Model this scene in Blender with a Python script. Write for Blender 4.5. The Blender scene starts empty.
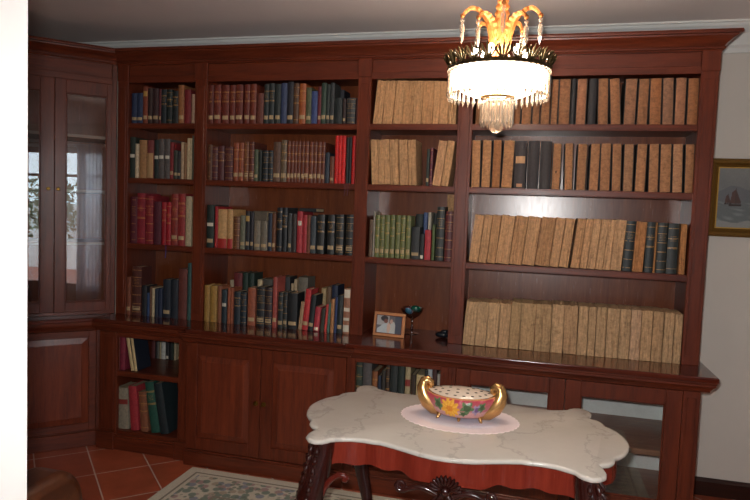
import bpy, math, random
from mathutils import Matrix, Vector
PI = math.pi
scene = bpy.context.scene
COL = scene.collection
rnd = random.Random(11)
R2 = math.sqrt(.5)

# ------------------------------------------------------------------ helpers
class M:
    """collects shapes for one mesh"""
    def __init__(s): s.v = []; s.f = []; s.m = []; s.mi = 0; s.c = None
    def add(s, vs, fs):
        o = len(s.v); s.v += [tuple(v) for v in vs]
        for f in fs: s.f.append(tuple(i + o for i in f)); s.m.append(s.mi)
    def box(s, x0, x1, y0, y1, z0, z1):
        s.add([(x0,y0,z0),(x1,y0,z0),(x1,y1,z0),(x0,y1,z0),(x0,y0,z1),(x1,y0,z1),(x1,y1,z1),(x0,y1,z1)],
              [(0,3,2,1),(4,5,6,7),(0,1,5,4),(1,2,6,5),(2,3,7,6),(3,0,4,7)]); return s
    def prism(s, poly, z0, z1):
        """poly: counter-clockwise xy outline"""
        n = len(poly)
        s.add([(x,y,z0) for x,y in poly] + [(x,y,z1) for x,y in poly],
              [tuple(range(n-1,-1,-1)), tuple(range(n,2*n))] + [(i,(i+1)%n,n+(i+1)%n,n+i) for i in range(n)]); return s
    def prism_y(s, poly, y0, y1):
        """poly in xz, counter-clockwise seen from -y"""
        n = len(poly)
        s.add([(x,y0,z) for x,z in poly] + [(x,y1,z) for x,z in poly],
              [tuple(range(n)), tuple(range(2*n-1,n-1,-1))] + [((i+1)%n,i,n+i,n+(i+1)%n) for i in range(n)]); return s
    def lathe(s, prof, n=24, c=(0,0,0), cap=True, sx=1, sy=1):
        vs = []; fs = []; k = len(prof)
        for i in range(n):
            a = 2*PI*i/n
            for r,z in prof: vs.append((c[0]+r*sx*math.cos(a), c[1]+r*sy*math.sin(a), c[2]+z))
        for i in range(n):
            j = (i+1)%n
            for q in range(k-1): fs.append((i*k+q, j*k+q, j*k+q+1, i*k+q+1))
        if cap:
            if prof[0][0] > 1e-6: fs.append(tuple(i*k for i in range(n-1,-1,-1)))
            if prof[-1][0] > 1e-6: fs.append(tuple(i*k+k-1 for i in range(n)))
        s.add(vs, fs); return s
    def tube(s, pts, r, n=8, flat=1.0, up=None):
        """round (or flattened) bar along pts; r a number or one per point"""
        pts = [Vector(p) for p in pts]; L = len(pts)
        rr = [r]*L if not hasattr(r, '__len__') else r
        vs = []; fs = []
        ref = Vector(up) if up else None; N = None
        for i,p in enumerate(pts):
            t = (pts[min(i+1,L-1)] - pts[max(i-1,0)]).normalized()
            if N is None:
                q = ref or (Vector((0,0,1)) if abs(t.z) < .9 else Vector((1,0,0)))
                N = (q - t*q.dot(t)).normalized()
            else: N = (N - t*N.dot(t)).normalized()
            B = t.cross(N)
            for k in range(n):
                a = 2*PI*k/n
                vs.append(p + (N*math.cos(a)*flat + B*math.sin(a))*rr[i])
        for i in range(L-1):
            for k in range(n):
                k2 = (k+1)%n
                fs.append((i*n+k, i*n+k2, (i+1)*n+k2, (i+1)*n+k))
        fs.append(tuple(range(n-1,-1,-1))); fs.append(tuple((L-1)*n+k for k in range(n)))
        s.add(vs, fs); return s
    def ball(s, c, r, n=12, m=8, sc=(1,1,1)):
        vs = [(c[0],c[1],c[2]-r*sc[2])]
        for j in range(1,m):
            b = -PI/2 + PI*j/m
            for i in range(n):
                a = 2*PI*i/n
                vs.append((c[0]+r*sc[0]*math.cos(b)*math.cos(a), c[1]+r*sc[1]*math.cos(b)*math.sin(a), c[2]+r*sc[2]*math.sin(b)))
        vs.append((c[0],c[1],c[2]+r*sc[2])); T = len(vs)-1; fs = []
        for i in range(n):
            j = (i+1)%n
            fs.append((0,1+j,1+i)); fs.append((T,1+(m-2)*n+i,1+(m-2)*n+j))
            for q in range(m-2): fs.append((1+q*n+i,1+q*n+j,1+(q+1)*n+j,1+(q+1)*n+i))
        s.add(vs, fs); return s
    def grid(s, fn, nu, nv, flip=False):
        vs = [fn(i/nu, j/nv) for j in range(nv+1) for i in range(nu+1)]
        fs = []
        for j in range(nv):
            for i in range(nu):
                a = j*(nu+1)+i; q = (a, a+1, a+nu+2, a+nu+1)
                fs.append(q[::-1] if flip else q)
        s.add(vs, fs); return s
    def build(s, name, mat, parent=None, world=True, smooth=False, bevel=0, angle=40, segs=1):
        me = bpy.data.meshes.new(name)
        vs = s.v
        if parent is not None and world:
            l = parent.location; vs = [(x-l.x, y-l.y, z-l.z) for x,y,z in vs]
        me.from_pydata(vs, [], s.f); me.update()
        mats = mat if isinstance(mat, (list, tuple)) else [mat]
        for m in mats: me.materials.append(m)
        if len(mats) > 1:
            me.polygons.foreach_set('material_index', s.m)
        if smooth:
            me.polygons.foreach_set('use_smooth', [True]*len(me.polygons))
            me.set_sharp_from_angle(angle=math.radians(angle))
        if s.c is not None:
            at = me.color_attributes.new('pattern', 'FLOAT_COLOR', 'POINT')
            at.data.foreach_set('color', [q for c in s.c for q in (c[0],c[1],c[2],1)])
        o = bpy.data.objects.new(name, me); COL.objects.link(o)
        if parent is not None: o.parent = parent
        if bevel:
            b = o.modifiers.new('bevel','BEVEL'); b.width = bevel; b.segments = segs; b.limit_method = 'ANGLE'
        return o

def empty(name, loc, rz=0, ry=0):
    o = bpy.data.objects.new(name, None); COL.objects.link(o)
    o.location = loc; o.rotation_euler = (0, ry, rz); o.empty_display_size = .05
    return o
def tag(o, label, cat, group=None):
    o['label'] = label; o['category'] = cat
    if group: o['group'] = group
    return o
def struct(o): o['kind'] = 'structure'; return o

def srgb(h, k=1.0):
    c = [int(h[i:i+2],16)/255 for i in (0,2,4)]
    return tuple(k*(x/12.92 if x <= .04045 else ((x+.055)/1.055)**2.4) for x in c) + (1,)

def molding(path, prof, closed_ends=True):
    """mitred sweep: prof = (outward, z); outward is to the right of the path. Returns rings, one per path point"""
    P = [Vector(p) for p in path]; rings = []
    for i,p in enumerate(P):
        ns = []
        if i > 0: d = (P[i]-P[i-1]).normalized(); ns.append(Vector((d.y,-d.x)))
        if i < len(P)-1: d = (P[i+1]-P[i]).normalized(); ns.append(Vector((d.y,-d.x)))
        n = ns[0] if len(ns) == 1 else (ns[0]+ns[1]).normalized()
        k = 1/max(.3, n.dot(ns[0]))
        rings.append([(p.x+n.x*d*k, p.y+n.y*d*k, z) for d,z in prof])
    return rings
def mould_mesh(rings):
    m = M(); k = len(rings[0]); vs = [v for r in rings for v in r]; fs = []
    for i in range(len(rings)-1):
        for q in range(k):
            q2 = (q+1)%k
            fs.append((i*k+q, (i+1)*k+q, (i+1)*k+q2, i*k+q2))
    fs.append(tuple(range(k))); fs.append(tuple((len(rings)-1)*k+q for q in range(k-1,-1,-1)))
    m.add(vs, fs); return m

# ------------------------------------------------------------------ materials
def newmat(name):
    m = bpy.data.materials.new(name); m.use_nodes = True
    nt = m.node_tree; b = nt.nodes['Principled BSDF']
    return m, nt, b
def N(nt, t, **kw):
    n = nt.nodes.new(t)
    for k,v in kw.items():
        if k in n.inputs: n.inputs[k].default_value = v
        else: setattr(n, k, v)
    return n
def L(nt, a, b): nt.links.new(a, b)
def ramp(nt, fac, stops, mode='LINEAR'):
    r = nt.nodes.new('ShaderNodeValToRGB'); r.color_ramp.interpolation = mode
    e = r.color_ramp.elements
    while len(e) < len(stops): e.new(.5)
    for q,(p,c) in zip(e, stops): q.position = p; q.color = c if len(c) == 4 else (*c,1)
    L(nt, fac, r.inputs['Fac']); return r.outputs['Color']
def mix(nt, fac, a, b, mode='MIX'):
    n = nt.nodes.new('ShaderNodeMix'); n.data_type = 'RGBA'; n.blend_type = mode
    for inp,v in ((n.inputs[0],fac),(n.inputs[6],a),(n.inputs[7],b)):
        if isinstance(v, (int,float,tuple,list)): inp.default_value = v
        else: L(nt, v, inp)
    return n.outputs[2]
def math_(nt, op, a, b=0.0, c=None):
    n = nt.nodes.new('ShaderNodeMath'); n.operation = op
    for i,v in enumerate((a,b) if c is None else (a,b,c)):
        if isinstance(v,(int,float)): n.inputs[i].default_value = v
        else: L(nt, v, n.inputs[i])
    return n.outputs[0]
def coords(nt, scale=(1,1,1), rot=(0,0,0), kind='Object', rand=False):
    t = nt.nodes.new('ShaderNodeTexCoord'); mp = nt.nodes.new('ShaderNodeMapping')
    mp.inputs['Scale'].default_value = scale; mp.inputs['Rotation'].default_value = rot
    L(nt, t.outputs[kind], mp.inputs['Vector'])
    if rand:
        oi = nt.nodes.new('ShaderNodeObjectInfo'); cb = nt.nodes.new('ShaderNodeCombineXYZ')
        k = math_(nt, 'MULTIPLY', oi.outputs['Random'], 37.0)
        for i in range(3): L(nt, k, cb.inputs[i])
        L(nt, cb.outputs[0], mp.inputs['Location'])
    return mp.outputs[0]
def noise(nt, vec, scale, detail=4, rough=.6, out='Fac'):
    n = N(nt, 'ShaderNodeTexNoise', Scale=scale, Detail=detail, Roughness=rough)
    L(nt, vec, n.inputs['Vector']); return n.outputs[out]
def bump(nt, b, h, strength=.3, dist=.002):
    n = N(nt, 'ShaderNodeBump', Strength=strength, Distance=dist)
    L(nt, h, n.inputs['Height']); L(nt, n.outputs[0], b.inputs['Normal'])
def simple(name, col, rough=.5, metal=0, spec=None, coat=0):
    m, nt, b = newmat(name)
    c = srgb(col) if isinstance(col,str) else (*col,1)
    v = coords(nt, (1,1,1), rand=True)
    n = noise(nt, v, 35, 3)
    L(nt, mix(nt, n, tuple(x*.88 for x in c[:3])+(1,), tuple(min(1,x*1.1) for x in c[:3])+(1,)), b.inputs['Base Color'])
    b.inputs['Roughness'].default_value = rough; b.inputs['Metallic'].default_value = metal
    if spec is not None: b.inputs['Specular IOR Level'].default_value = spec
    b.inputs['Coat Weight'].default_value = coat
    return m

def wood(name, dark, light, axis, rough=.3, coat=.08, sc=1.0, spec=.35):
    m, nt, b = newmat(name)
    st = {'x':(1.2,14,14),'y':(14,1.2,14),'z':(14,14,1.2)}[axis]
    v = coords(nt, tuple(s*sc for s in st), rand=True)
    n1 = noise(nt, v, 2.2, 6, .62); n2 = noise(nt, v, 11, 3, .5)
    f = math_(nt, 'ADD', math_(nt,'MULTIPLY',n1,.75), math_(nt,'MULTIPLY',n2,.3))
    L(nt, ramp(nt, f, [(.3,srgb(dark)),(.72,srgb(light))]), b.inputs['Base Color'])
    L(nt, math_(nt,'ADD', math_(nt,'MULTIPLY',n2,.12), rough-.06), b.inputs['Roughness'])
    b.inputs['Coat Weight'].default_value = coat; b.inputs['Coat Roughness'].default_value = .12; b.inputs['Specular IOR Level'].default_value = spec
    bump(nt, b, n2, .06, .001)
    return m
WD, WL = '421b11', '70311b'
W = {a: wood('mahogany_'+a, WD, WL, a, .36) for a in 'xyz'}
WP = wood('mahogany_panel', '4c2016', '7f3a22', 'z', .36)          # door panels
WB = wood('mahogany_back_panel', '5a2c18', '824424', 'z', .25, 0, 1.0, .75)  # backs of the bays
WT = wood('counter_mahogany', '3a160f', '602617', 'x', .14, .5)       # polished worktop
WR = wood('table_mahogany', '6a2118', '8c3424', 'z', .24, .5)      # red table apron
WK = wood('carved_mahogany', '200c0a', '38140f', 'z', .22, .6)

def mat_book(name, kind):
    m, nt, b = newmat(name)
    oi = nt.nodes.new('ShaderNodeObjectInfo'); base = oi.outputs['Color']
    if kind in ('cloth','gilt_a','gilt_b','gilt_c'):
        hs = N(nt,'ShaderNodeHueSaturation', Saturation=1.0, Value=.95); L(nt, base, hs.inputs['Color']); base = hs.outputs[0]
    v = coords(nt, (1,1,1), rand=True)
    n = noise(nt, v, 60, 4, .7)
    col = mix(nt, 1.0, base, ramp(nt, n, [(.25,(.62,.62,.62)),(.75,(1.25,1.22,1.18))]), 'MULTIPLY')
    b.inputs['Roughness'].default_value = .62
    tc = nt.nodes.new('ShaderNodeTexCoord')
    if kind.startswith('gilt'):
        sep = nt.nodes.new('ShaderNodeSeparateXYZ'); L(nt, tc.outputs['Generated'], sep.inputs[0])
        so = nt.nodes.new('ShaderNodeSeparateXYZ'); L(nt, tc.outputs['Object'], so.inputs[0])
        bands = {'gilt_a':[.07,.24,.42,.6,.78,.93], 'gilt_b':[.56,.58,.80,.82], 'gilt_c':[.1,.5,.52,.7,.9]}[kind]
        st = [(0,(0,0,0))]
        for p in bands: st += [(p-.006,(1,1,1)), (p+.006,(0,0,0))]
        st = sorted(st)
        msk = ramp(nt, sep.outputs[2], st, 'CONSTANT')
        front = math_(nt, 'LESS_THAN', so.outputs[1], .006)
        worn = math_(nt, 'GREATER_THAN', noise(nt, v, 160, 2), .42)
        k = math_(nt, 'MULTIPLY', math_(nt,'MULTIPLY', msk, front), worn)
        # small lines of gilt lettering between two bands
        zz = math_(nt, 'FRACT', math_(nt,'MULTIPLY', sep.outputs[2], 34.0))
        band = math_(nt,'MULTIPLY', math_(nt,'GREATER_THAN',sep.outputs[2],.64), math_(nt,'LESS_THAN',sep.outputs[2],.76))
        mid = math_(nt,'LESS_THAN', math_(nt,'ABSOLUTE', math_(nt,'SUBTRACT',sep.outputs[0],.5)), .3)
        let = math_(nt,'MULTIPLY', math_(nt,'MULTIPLY', band, mid), math_(nt,'MULTIPLY', math_(nt,'LESS_THAN',zz,.4), front))
        let = math_(nt,'MULTIPLY', let, math_(nt,'GREATER_THAN', noise(nt, v, 420, 2), .5))
        k = math_(nt,'MAXIMUM', k, math_(nt,'MULTIPLY',let,.8))
        col = mix(nt, math_(nt,'MULTIPLY',k,.75), col, srgb('b98a4c'))
        L(nt, math_(nt,'SUBTRACT',.55, math_(nt,'MULTIPLY',k,.2)), b.inputs['Roughness'])
    if kind == 'cloth':
        bump(nt, b, noise(nt, v, 900, 2), .15, .0006)
    if kind == 'rag':
        vs = coords(nt, (1,1,.045), rand=True)
        s1 = noise(nt, vs, 260, 5, .75); s2 = noise(nt, vs, 70, 4, .7); s3 = noise(nt, v, 22, 5, .7)
        col = mix(nt, 1.0, col, ramp(nt, s1, [(.34,(.46,.43,.42)),(.47,(.98,.98,.99)),(.70,(1.3,1.3,1.32))]), 'MULTIPLY')
        col = mix(nt, 1.0, col, ramp(nt, s2, [(.33,(.66,.64,.63)),(.46,(1,1,1))]), 'MULTIPLY')
        col = mix(nt, 1.0, col, ramp(nt, s3, [(.3,(.6,.58,.57)),(.42,(1,1,1))]), 'MULTIPLY')
        b.inputs['Roughness'].default_value = .9
        bump(nt, b, s1, .7, .003)
    if kind == 'tan':
        s3 = noise(nt, v, 30, 5, .7); s4 = noise(nt, coords(nt,(.25,1,1),rand=True), 150, 3, .6)
        col = mix(nt, 1.0, col, ramp(nt, s3, [(.25,(.78,.74,.7)),(.45,(1,1,1)),(.75,(1.1,1.1,1.1))]), 'MULTIPLY')
        col = mix(nt, 1.0, col, ramp(nt, s4, [(.3,(.82,.8,.78)),(.55,(1.05,1.05,1.05))]), 'MULTIPLY')
        b.inputs['Roughness'].default_value = .8
        bump(nt, b, s4, .4, .001)
    L(nt, col, b.inputs['Base Color'])
    return m
BM = {k: mat_book('book_'+k, k) for k in ('cloth','gilt_a','gilt_b','gilt_c','rag','tan')}
PAGES, nt, b = newmat('page_edges')
v = coords(nt, (1,.03,.03), rand=True)
L(nt, ramp(nt, noise(nt, v, 900, 3), [(.3,srgb('7d6a4e')),(.6,srgb('b7a485'))]), b.inputs['Base Color']); b.inputs['Roughness'].default_value = .9
LABEL = simple('spine_label_paper', 'a8906c', .8)
WHITELABEL = simple('white_label_paper', 'c8c0ae', .8)
GOLDPATCH = simple('gold_title_patch', 'b08c4c', .6)
REDPATCH = simple('red_title_patch', '7c2a24', .6)

def glassmat(name, tint=(1,1,1), refl=1.0):
    m = bpy.data.materials.new(name); m.use_nodes = True; nt = m.node_tree
    nt.nodes.remove(nt.nodes['Principled BSDF'])
    out = nt.nodes['Material Output']
    tr = N(nt,'ShaderNodeBsdfTransparent'); tr.inputs[0].default_value = (*tint,1)
    gl = N(nt,'ShaderNodeBsdfGlossy', Roughness=.0); gl.inputs[0].default_value = (1,1,1,1)
    fr = N(nt,'ShaderNodeFresnel', IOR=1.6)
    geo = nt.nodes.new('ShaderNodeNewGeometry')
    ms = nt.nodes.new('ShaderNodeMixShader')
    n = noise(nt, coords(nt), 2.0, 2)
    k = math_(nt,'MULTIPLY', fr.outputs[0], math_(nt,'ADD', math_(nt,'MULTIPLY',n,.1), refl))
    k = math_(nt,'MULTIPLY', k, math_(nt,'SUBTRACT', 1.0, geo.outputs['Backfacing']))
    L(nt, k, ms.inputs[0]); L(nt, tr.outputs[0], ms.inputs[1]); L(nt, gl.outputs[0], ms.inputs[2])
    L(nt, ms.outputs[0], out.inputs[0]); return m
GLASS = glassmat('cabinet_glass', (.975,.985,.985), 2.0)
BRASS = simple('aged_brass', '8a6a34', .35, 1.0)
DKBRASS = simple('dark_brass', '4d4029', .42, 1.0)
GILT = simple('gilt_plume', '9c5c28', .5, .55)
GOLDLUSTRE = simple('gold_lustre', 'd0a066', .24, .8)
CLEAR = simple('white_paint', 'e4e4e2', .55)
SKY = 7.5; FLASH = 185.0; EXPO = 0.0
BOOKS = [
 ('b1s1', 'books on the top shelf of left bay', 0.03, 2.149, 0.2, [
  (0.082,0.126,0.0428,0.2028,0.0,"2b3856","L","blue cloth book with paper label, leftmost on top shelf of left bay"),
  (0.1268,0.1721,0.0441,0.2023,0.0,"2b3856","L","blue cloth book with paper label, second from left on top shelf of left bay"),
  (0.1744,0.2103,0.0347,0.2425,0.0,"7a3a28","LT","russet book with cream title patch, third from left on top shelf of left bay"),
  (0.2134,0.2468,0.0322,0.2308,0.0,"3a2826","L","dark brown book with paper label, fourth from left on top shelf of left bay"),
  (0.2491,0.2922,0.0419,0.2303,0.0,"3a2426","L","wider dark brown book with paper label, fifth from left on top shelf of left bay"),
  (0.2945,0.3126,0.0169,0.2278,0.0,"5a262a","L","thin maroon book with pale label, sixth from left on top shelf of left bay"),
  (0.3148,0.3524,0.0364,0.2229,0.0,"1e282e","G","black book with gilt lines, sixth from right on top shelf of left bay"),
  (0.3546,0.3957,0.0399,0.2223,0.0,"1e2828","G","black book with gilt lines, fifth from right on top shelf of left bay"),
  (0.398,0.4381,0.0389,0.212,0.0,"1e2426","G","shorter black book with gilt lines, fourth from right on top shelf of left bay"),
  (0.4418,0.4832,0.0402,0.2503,-1.1,"925f3a","L","tall tan leather book with label, third from right on top shelf of left bay"),
  (0.4862,0.534,0.0466,0.2205,0.0,"7a2226","","dark red cloth book, second from right on top shelf of left bay"),
  (0.5369,0.5596,0.0215,0.191,0.0,"a88870","","thin pinkish beige booklet, rightmost on top shelf of left bay"),
 ]),
 ('b1s2', 'books on the second shelf of left bay', 0.03, 1.786, 0.2, [
  (0.067,0.116,0.0478,0.274,0.0,"28342e","M","dark green book with paper label, leftmost on second shelf of left bay"),
  (0.123,0.147,0.0228,0.2287,0.0,"cdbda0","","thin cream booklet, second from left on second shelf of left bay"),
  (0.1516,0.207,0.0542,0.2541,0.0,"a07850","","tan paper covered book, third from left on second shelf of left bay"),
  (0.2109,0.259,0.0469,0.2542,0.0,"7a3a38","J","maroon book in torn tan jacket, fourth from left on second shelf of left bay"),
  (0.2651,0.2986,0.0323,0.2575,0.0,"202c2c","M","dark green and navy labelled book, fifth from left on second shelf of left bay"),
  (0.3016,0.341,0.0382,0.2621,0.0,"5c5654","M","grey cloth book with white label, sixth from left on second shelf of left bay"),
  (0.344,0.3824,0.0372,0.2622,0.0,"5c5654","M","grey cloth book with white label, seventh from left on second shelf of left bay"),
  (0.3854,0.4094,0.0228,0.2412,0.0,"842a2e","L","red book with low label, eighth from left on second shelf of left bay"),
  (0.4116,0.44,0.0272,0.1889,0.0,"40423a","L","short grey green book with label, seventh from right on second shelf of left bay"),
  (0.4422,0.4653,0.0219,0.1824,0.0,"303034","L","short dark book with label, sixth from right on second shelf of left bay"),
  (0.4683,0.4883,0.0188,0.2414,0.0,"b89e80","","thin beige book, fifth from right on second shelf of left bay"),
  (0.4906,0.5091,0.0173,0.2349,0.0,"8a6848","","thin brown book, fourth from right on second shelf of left bay"),
  (0.512,0.529,0.0158,0.2688,0.0,"c8b490","","tall thin cream book, third from right on second shelf of left bay"),
  (0.5305,0.5452,0.0135,0.2688,0.0,"c4b08c","","tall thin cream book, second from right on second shelf of left bay"),
  (0.5467,0.557,0.0091,0.2869,0.0,"545444","","very thin dark olive booklet, rightmost on second shelf of left bay"),
 ]),
 ('b1s3', 'books on the third shelf of left bay', 0.03, 1.345, 0.2, [
  (0.0826,0.1395,0.0557,0.3144,0.0,"5e2430","G","maroon leather book with rubbed base, leftmost on third shelf of left bay"),
  (0.1426,0.2041,0.0603,0.3401,0.0,"82202e","G","tall crimson leather book, second from left on third shelf of left bay"),
  (0.2091,0.2642,0.0539,0.3247,0.0,"82242c","G","red leather book with gilt bands, third from left on third shelf of left bay"),
  (0.2722,0.3268,0.0534,0.2878,0.0,"54202e","","dark plum cloth book, fourth from left on third shelf of left bay"),
  (0.3298,0.3624,0.0314,0.2851,0.0,"981a26","G","bright red slim gilt book, fifth from left on third shelf of left bay"),
  (0.3664,0.3998,0.0322,0.2864,0.0,"981a26","GB","bright red slim gilt book, fourth from right on third shelf of left bay"),
  (0.4027,0.4507,0.0468,0.3439,0.0,"84302a","GL","tall russet book with yellow label, third from right on third shelf of left bay"),
  (0.4536,0.5071,0.0523,0.3457,0.0,"8a2c2c","GL","tall russet book with yellow label, second from right on third shelf of left bay"),
  (0.51,0.5545,0.0433,0.3303,0.0,"b8a888","X","cream marbled book, rightmost on third shelf of left bay"),
 ]),
 ('b1s4', 'books on the counter in left bay', 0.0, 0.86, 0.12, [
  (0.089,0.1216,0.0314,0.2563,0.0,"7a4430","L","slim reddish brown book with label, leftmost on counter in left bay"),
  (0.1338,0.2026,0.0676,0.3292,0.0,"4e2824","GL","tall thick maroon banded book, second from left on counter in left bay"),
  (0.2076,0.2468,0.038,0.2056,0.0,"202228","","short dark navy book, third from left on counter in left bay"),
  (0.2488,0.2678,0.0178,0.1577,0.0,"324870","","thin blue booklet, fourth from left on counter in left bay"),
  (0.2698,0.2848,0.0138,0.2003,0.0,"70503c","","thin brown booklet, fifth from left on counter in left bay"),
  (0.2868,0.3047,0.0167,0.1929,0.0,"c0b090","","thin cream booklet, sixth from left on counter in left bay"),
  (0.3087,0.3325,0.0226,0.1903,0.0,"222c3e","","short dark blue book, sixth from right on counter in left bay"),
  (0.3345,0.3642,0.0285,0.1941,0.0,"263048","","short navy book, fifth from right on counter in left bay"),
  (0.3702,0.4272,0.0558,0.2568,0.0,"202834","L","dark navy book with square label, fourth from right on counter in left bay"),
  (0.4302,0.4839,0.0525,0.2608,0.0,"1e2630","","plain dark navy book, third from right on counter in left bay"),
  (0.4869,0.549,0.0609,0.3357,0.0,"66352e","","tall reddish brown book, second from right on counter in left bay"),
  (0.5528,0.5789,0.0249,0.3757,0.0,"2e504e","","tall thin teal book, rightmost on counter in left bay"),
 ]),
 ('b1l1', 'books on the upper shelf of left base cupboard', -0.148, 0.52, 0.16, [
  (0.1248,0.1487,0.0227,0.2461,0.0,"a87c6c","","thin pinkish beige book, leftmost on upper shelf of left base cupboard"),
  (0.1507,0.1922,0.0403,0.2448,0.0,"7a2236","","crimson cloth book, second from left on upper shelf of left base cupboard"),
  (0.2393,0.2648,0.0239,0.2431,-10.6,"1a2030","V","cream-spined navy book leaning left, second from right on upper shelf of left base cupboard"),
  (0.2667,0.2882,0.02,0.224,-9.4,"1a2030","V","thin cream-spined navy book leaning left, rightmost on upper shelf of left base cupboard"),
 ]),
 ('b1l1b', 'books at the back of left base cupboard', 0.2, 0.52, 0.12, [
  (0.152,0.1815,0.0283,0.1525,0.0,"5a2a2a","","thin maroon pamphlet, leftmost at back of left base cupboard"),
  (0.1836,0.1983,0.0135,0.154,0.0,"2a2a2c","","thin black pamphlet, second from left at back of left base cupboard"),
  (0.2004,0.213,0.0114,0.1503,0.0,"6e6a62","","thin grey pamphlet, third from left at back of left base cupboard"),
  (0.2151,0.2287,0.0124,0.1559,0.0,"a89878","","thin beige pamphlet, fourth from left at back of left base cupboard"),
  (0.2319,0.2632,0.0301,0.1621,0.0,"c8c8c0","","white pamphlet, fifth from left at back of left base cupboard"),
  (0.2663,0.2923,0.0248,0.1594,0.0,"2a2a2c","W","dark pamphlet with white base, fourth from right at back of left base cupboard"),
  (0.2965,0.3131,0.0154,0.1564,0.0,"26282a","","thin black pamphlet, third from right at back of left base cupboard"),
  (0.3152,0.3276,0.0112,0.1574,0.0,"2c3830","","thin dark green pamphlet, second from right at back of left base cupboard"),
  (0.3307,0.3472,0.0153,0.1585,0.0,"b8a888","","thin cream pamphlet, rightmost at back of left base cupboard"),
 ]),
 ('b1l2', 'books on the bottom shelf of left base cupboard', -0.148, 0.125, 0.17, [
  (0.1442,0.2277,0.0822,0.274,-2.8,"948c7a","S","thick grey beige book with red title patch, leftmost on bottom shelf of left base cupboard"),
  (0.2435,0.3044,0.0595,0.2926,-4.7,"a03038","","red cloth book leaning left, second from left on bottom shelf of left base cupboard"),
  (0.3181,0.3747,0.0552,0.2642,-4.7,"84523a","G","brown gilt leather book leaning left, third from left on bottom shelf of left base cupboard"),
  (0.3979,0.4616,0.0616,0.3334,-9.7,"225044","G","green gilt book leaning left, second from right on bottom shelf of left base cupboard"),
  (0.4654,0.5284,0.0608,0.3335,-10.3,"1e2a2e","","large black book leaning left, rightmost on bottom shelf of left base cupboard"),
 ]),
 ('b2s1', 'books on the top shelf of second bay', 0.03, 2.149, 0.13, [
  (0.6542,0.6934,0.038,0.2487,0.0,"66281e","GL","russet gilt volume, leftmost on top shelf of second bay"),
  (0.7016,0.7502,0.0474,0.2478,0.0,"66281e","GL","russet gilt volume, second from left on top shelf of second bay"),
  (0.7567,0.8059,0.048,0.2469,0.0,"66281e","GL","russet gilt volume, third from left on top shelf of second bay"),
  (0.8131,0.8491,0.0348,0.2461,0.0,"66281e","GL","russet gilt volume, fourth from left on top shelf of second bay"),
  (0.8531,0.9049,0.0506,0.2474,0.0,"66281e","GL","wide russet gilt volume, fifth from left on top shelf of second bay"),
  (0.9167,0.9531,0.0352,0.2479,0.0,"66281e","GL","russet gilt volume, sixth from left on top shelf of second bay"),
  (0.9563,0.9972,0.0397,0.2508,0.0,"6e2e1e","GL","russet gilt volume, seventh from left on top shelf of second bay"),
  (1.005,1.0487,0.0425,0.1912,0.0,"64362c","","shorter mottled brown book, eighth from left on top shelf of second bay"),
  (1.0519,1.083,0.0299,0.2492,0.0,"242c2e","LG","dark green black labelled book, ninth from left on top shelf of second bay"),
  (1.0853,1.1217,0.0352,0.2521,0.0,"262e30","LG","dark green black labelled book, tenth from left on top shelf of second bay"),
  (1.1255,1.1632,0.0365,0.2479,0.0,"283030","L","dark green black plain labelled book, eleventh from left on top shelf of second bay"),
  (1.1655,1.2061,0.0394,0.2542,0.0,"384464","","tall slate blue book, twelfth from left on top shelf of second bay"),
  (1.2077,1.2488,0.0399,0.2604,0.0,"26262e","L","tall black book with label, thirteenth from left on top shelf of second bay"),
  (1.2518,1.2867,0.0337,0.2493,0.0,"563a28","G","dark brown gilt book, twelfth from right on top shelf of second bay"),
  (1.2882,1.3319,0.0425,0.2486,0.0,"9c5228","GL","orange brown leather book, eleventh from right on top shelf of second bay"),
  (1.3349,1.3694,0.0333,0.2236,0.0,"50553c","L","olive green book with label, tenth from right on top shelf of second bay"),
  (1.3709,1.4097,0.0376,0.2002,0.0,"3a4a7c","","bright blue book, ninth from right on top shelf of second bay"),
  (1.4112,1.4335,0.0211,0.2294,0.0,"66242c","L","slim maroon book with label, eighth from right on top shelf of second bay"),
  (1.435,1.4661,0.0299,0.2496,0.0,"304236","L","green book with label, seventh from right on top shelf of second bay"),
  (1.4675,1.4897,0.021,0.2422,0.0,"26302e","L","slim dark green book with label, sixth from right on top shelf of second bay"),
  (1.4911,1.5176,0.0253,0.2507,0.0,"303436","L","dark grey book with label, fifth from right on top shelf of second bay"),
  (1.522,1.5717,0.0485,0.1589,0.0,"1e2626","","short black green book, fourth from right on top shelf of second bay"),
  (1.5746,1.5935,0.0177,0.155,0.0,"362422","L","slim short brown labelled book, third from right on top shelf of second bay"),
  (1.6008,1.6551,0.0531,0.1579,0.0,"36383a","G","short dark grey banded book, second from right on top shelf of second bay"),
  (1.6572,1.6745,0.0161,0.1575,0.0,"42201e","","short slim maroon book, rightmost on top shelf of second bay"),
 ]),
 ('b2s1b', 'books standing behind the front row, top shelf of second bay', 0.19, 2.149, 0.14, [
  (1.4662,1.531,0.0636,0.2371,0.0,"161a28","","navy book standing behind the front row, top shelf of second bay"),
 ]),
 ('b2s2', 'books on the second shelf of second bay', 0.03, 1.786, 0.2, [
  (0.6577,0.693,0.0341,0.2306,0.0,"64402c","G","brown gilt leather book, leftmost on second shelf of second bay"),
  (0.6963,0.7372,0.0397,0.2145,0.0,"50262a","G","dark brown banded book, second from left on second shelf of second bay"),
  (0.7404,0.7827,0.0411,0.2217,0.0,"52282a","G","dark brown banded book, third from left on second shelf of second bay"),
  (0.7868,0.8433,0.0553,0.2159,0.0,"52282a","G","wide dark brown banded book, fourth from left on second shelf of second bay"),
  (0.8481,0.8826,0.0333,0.2434,0.0,"86422a","GL","rust red leather book, fifth from left on second shelf of second bay"),
  (0.8858,0.9202,0.0332,0.2433,0.0,"86442a","GL","rust red leather book, sixth from left on second shelf of second bay"),
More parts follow.
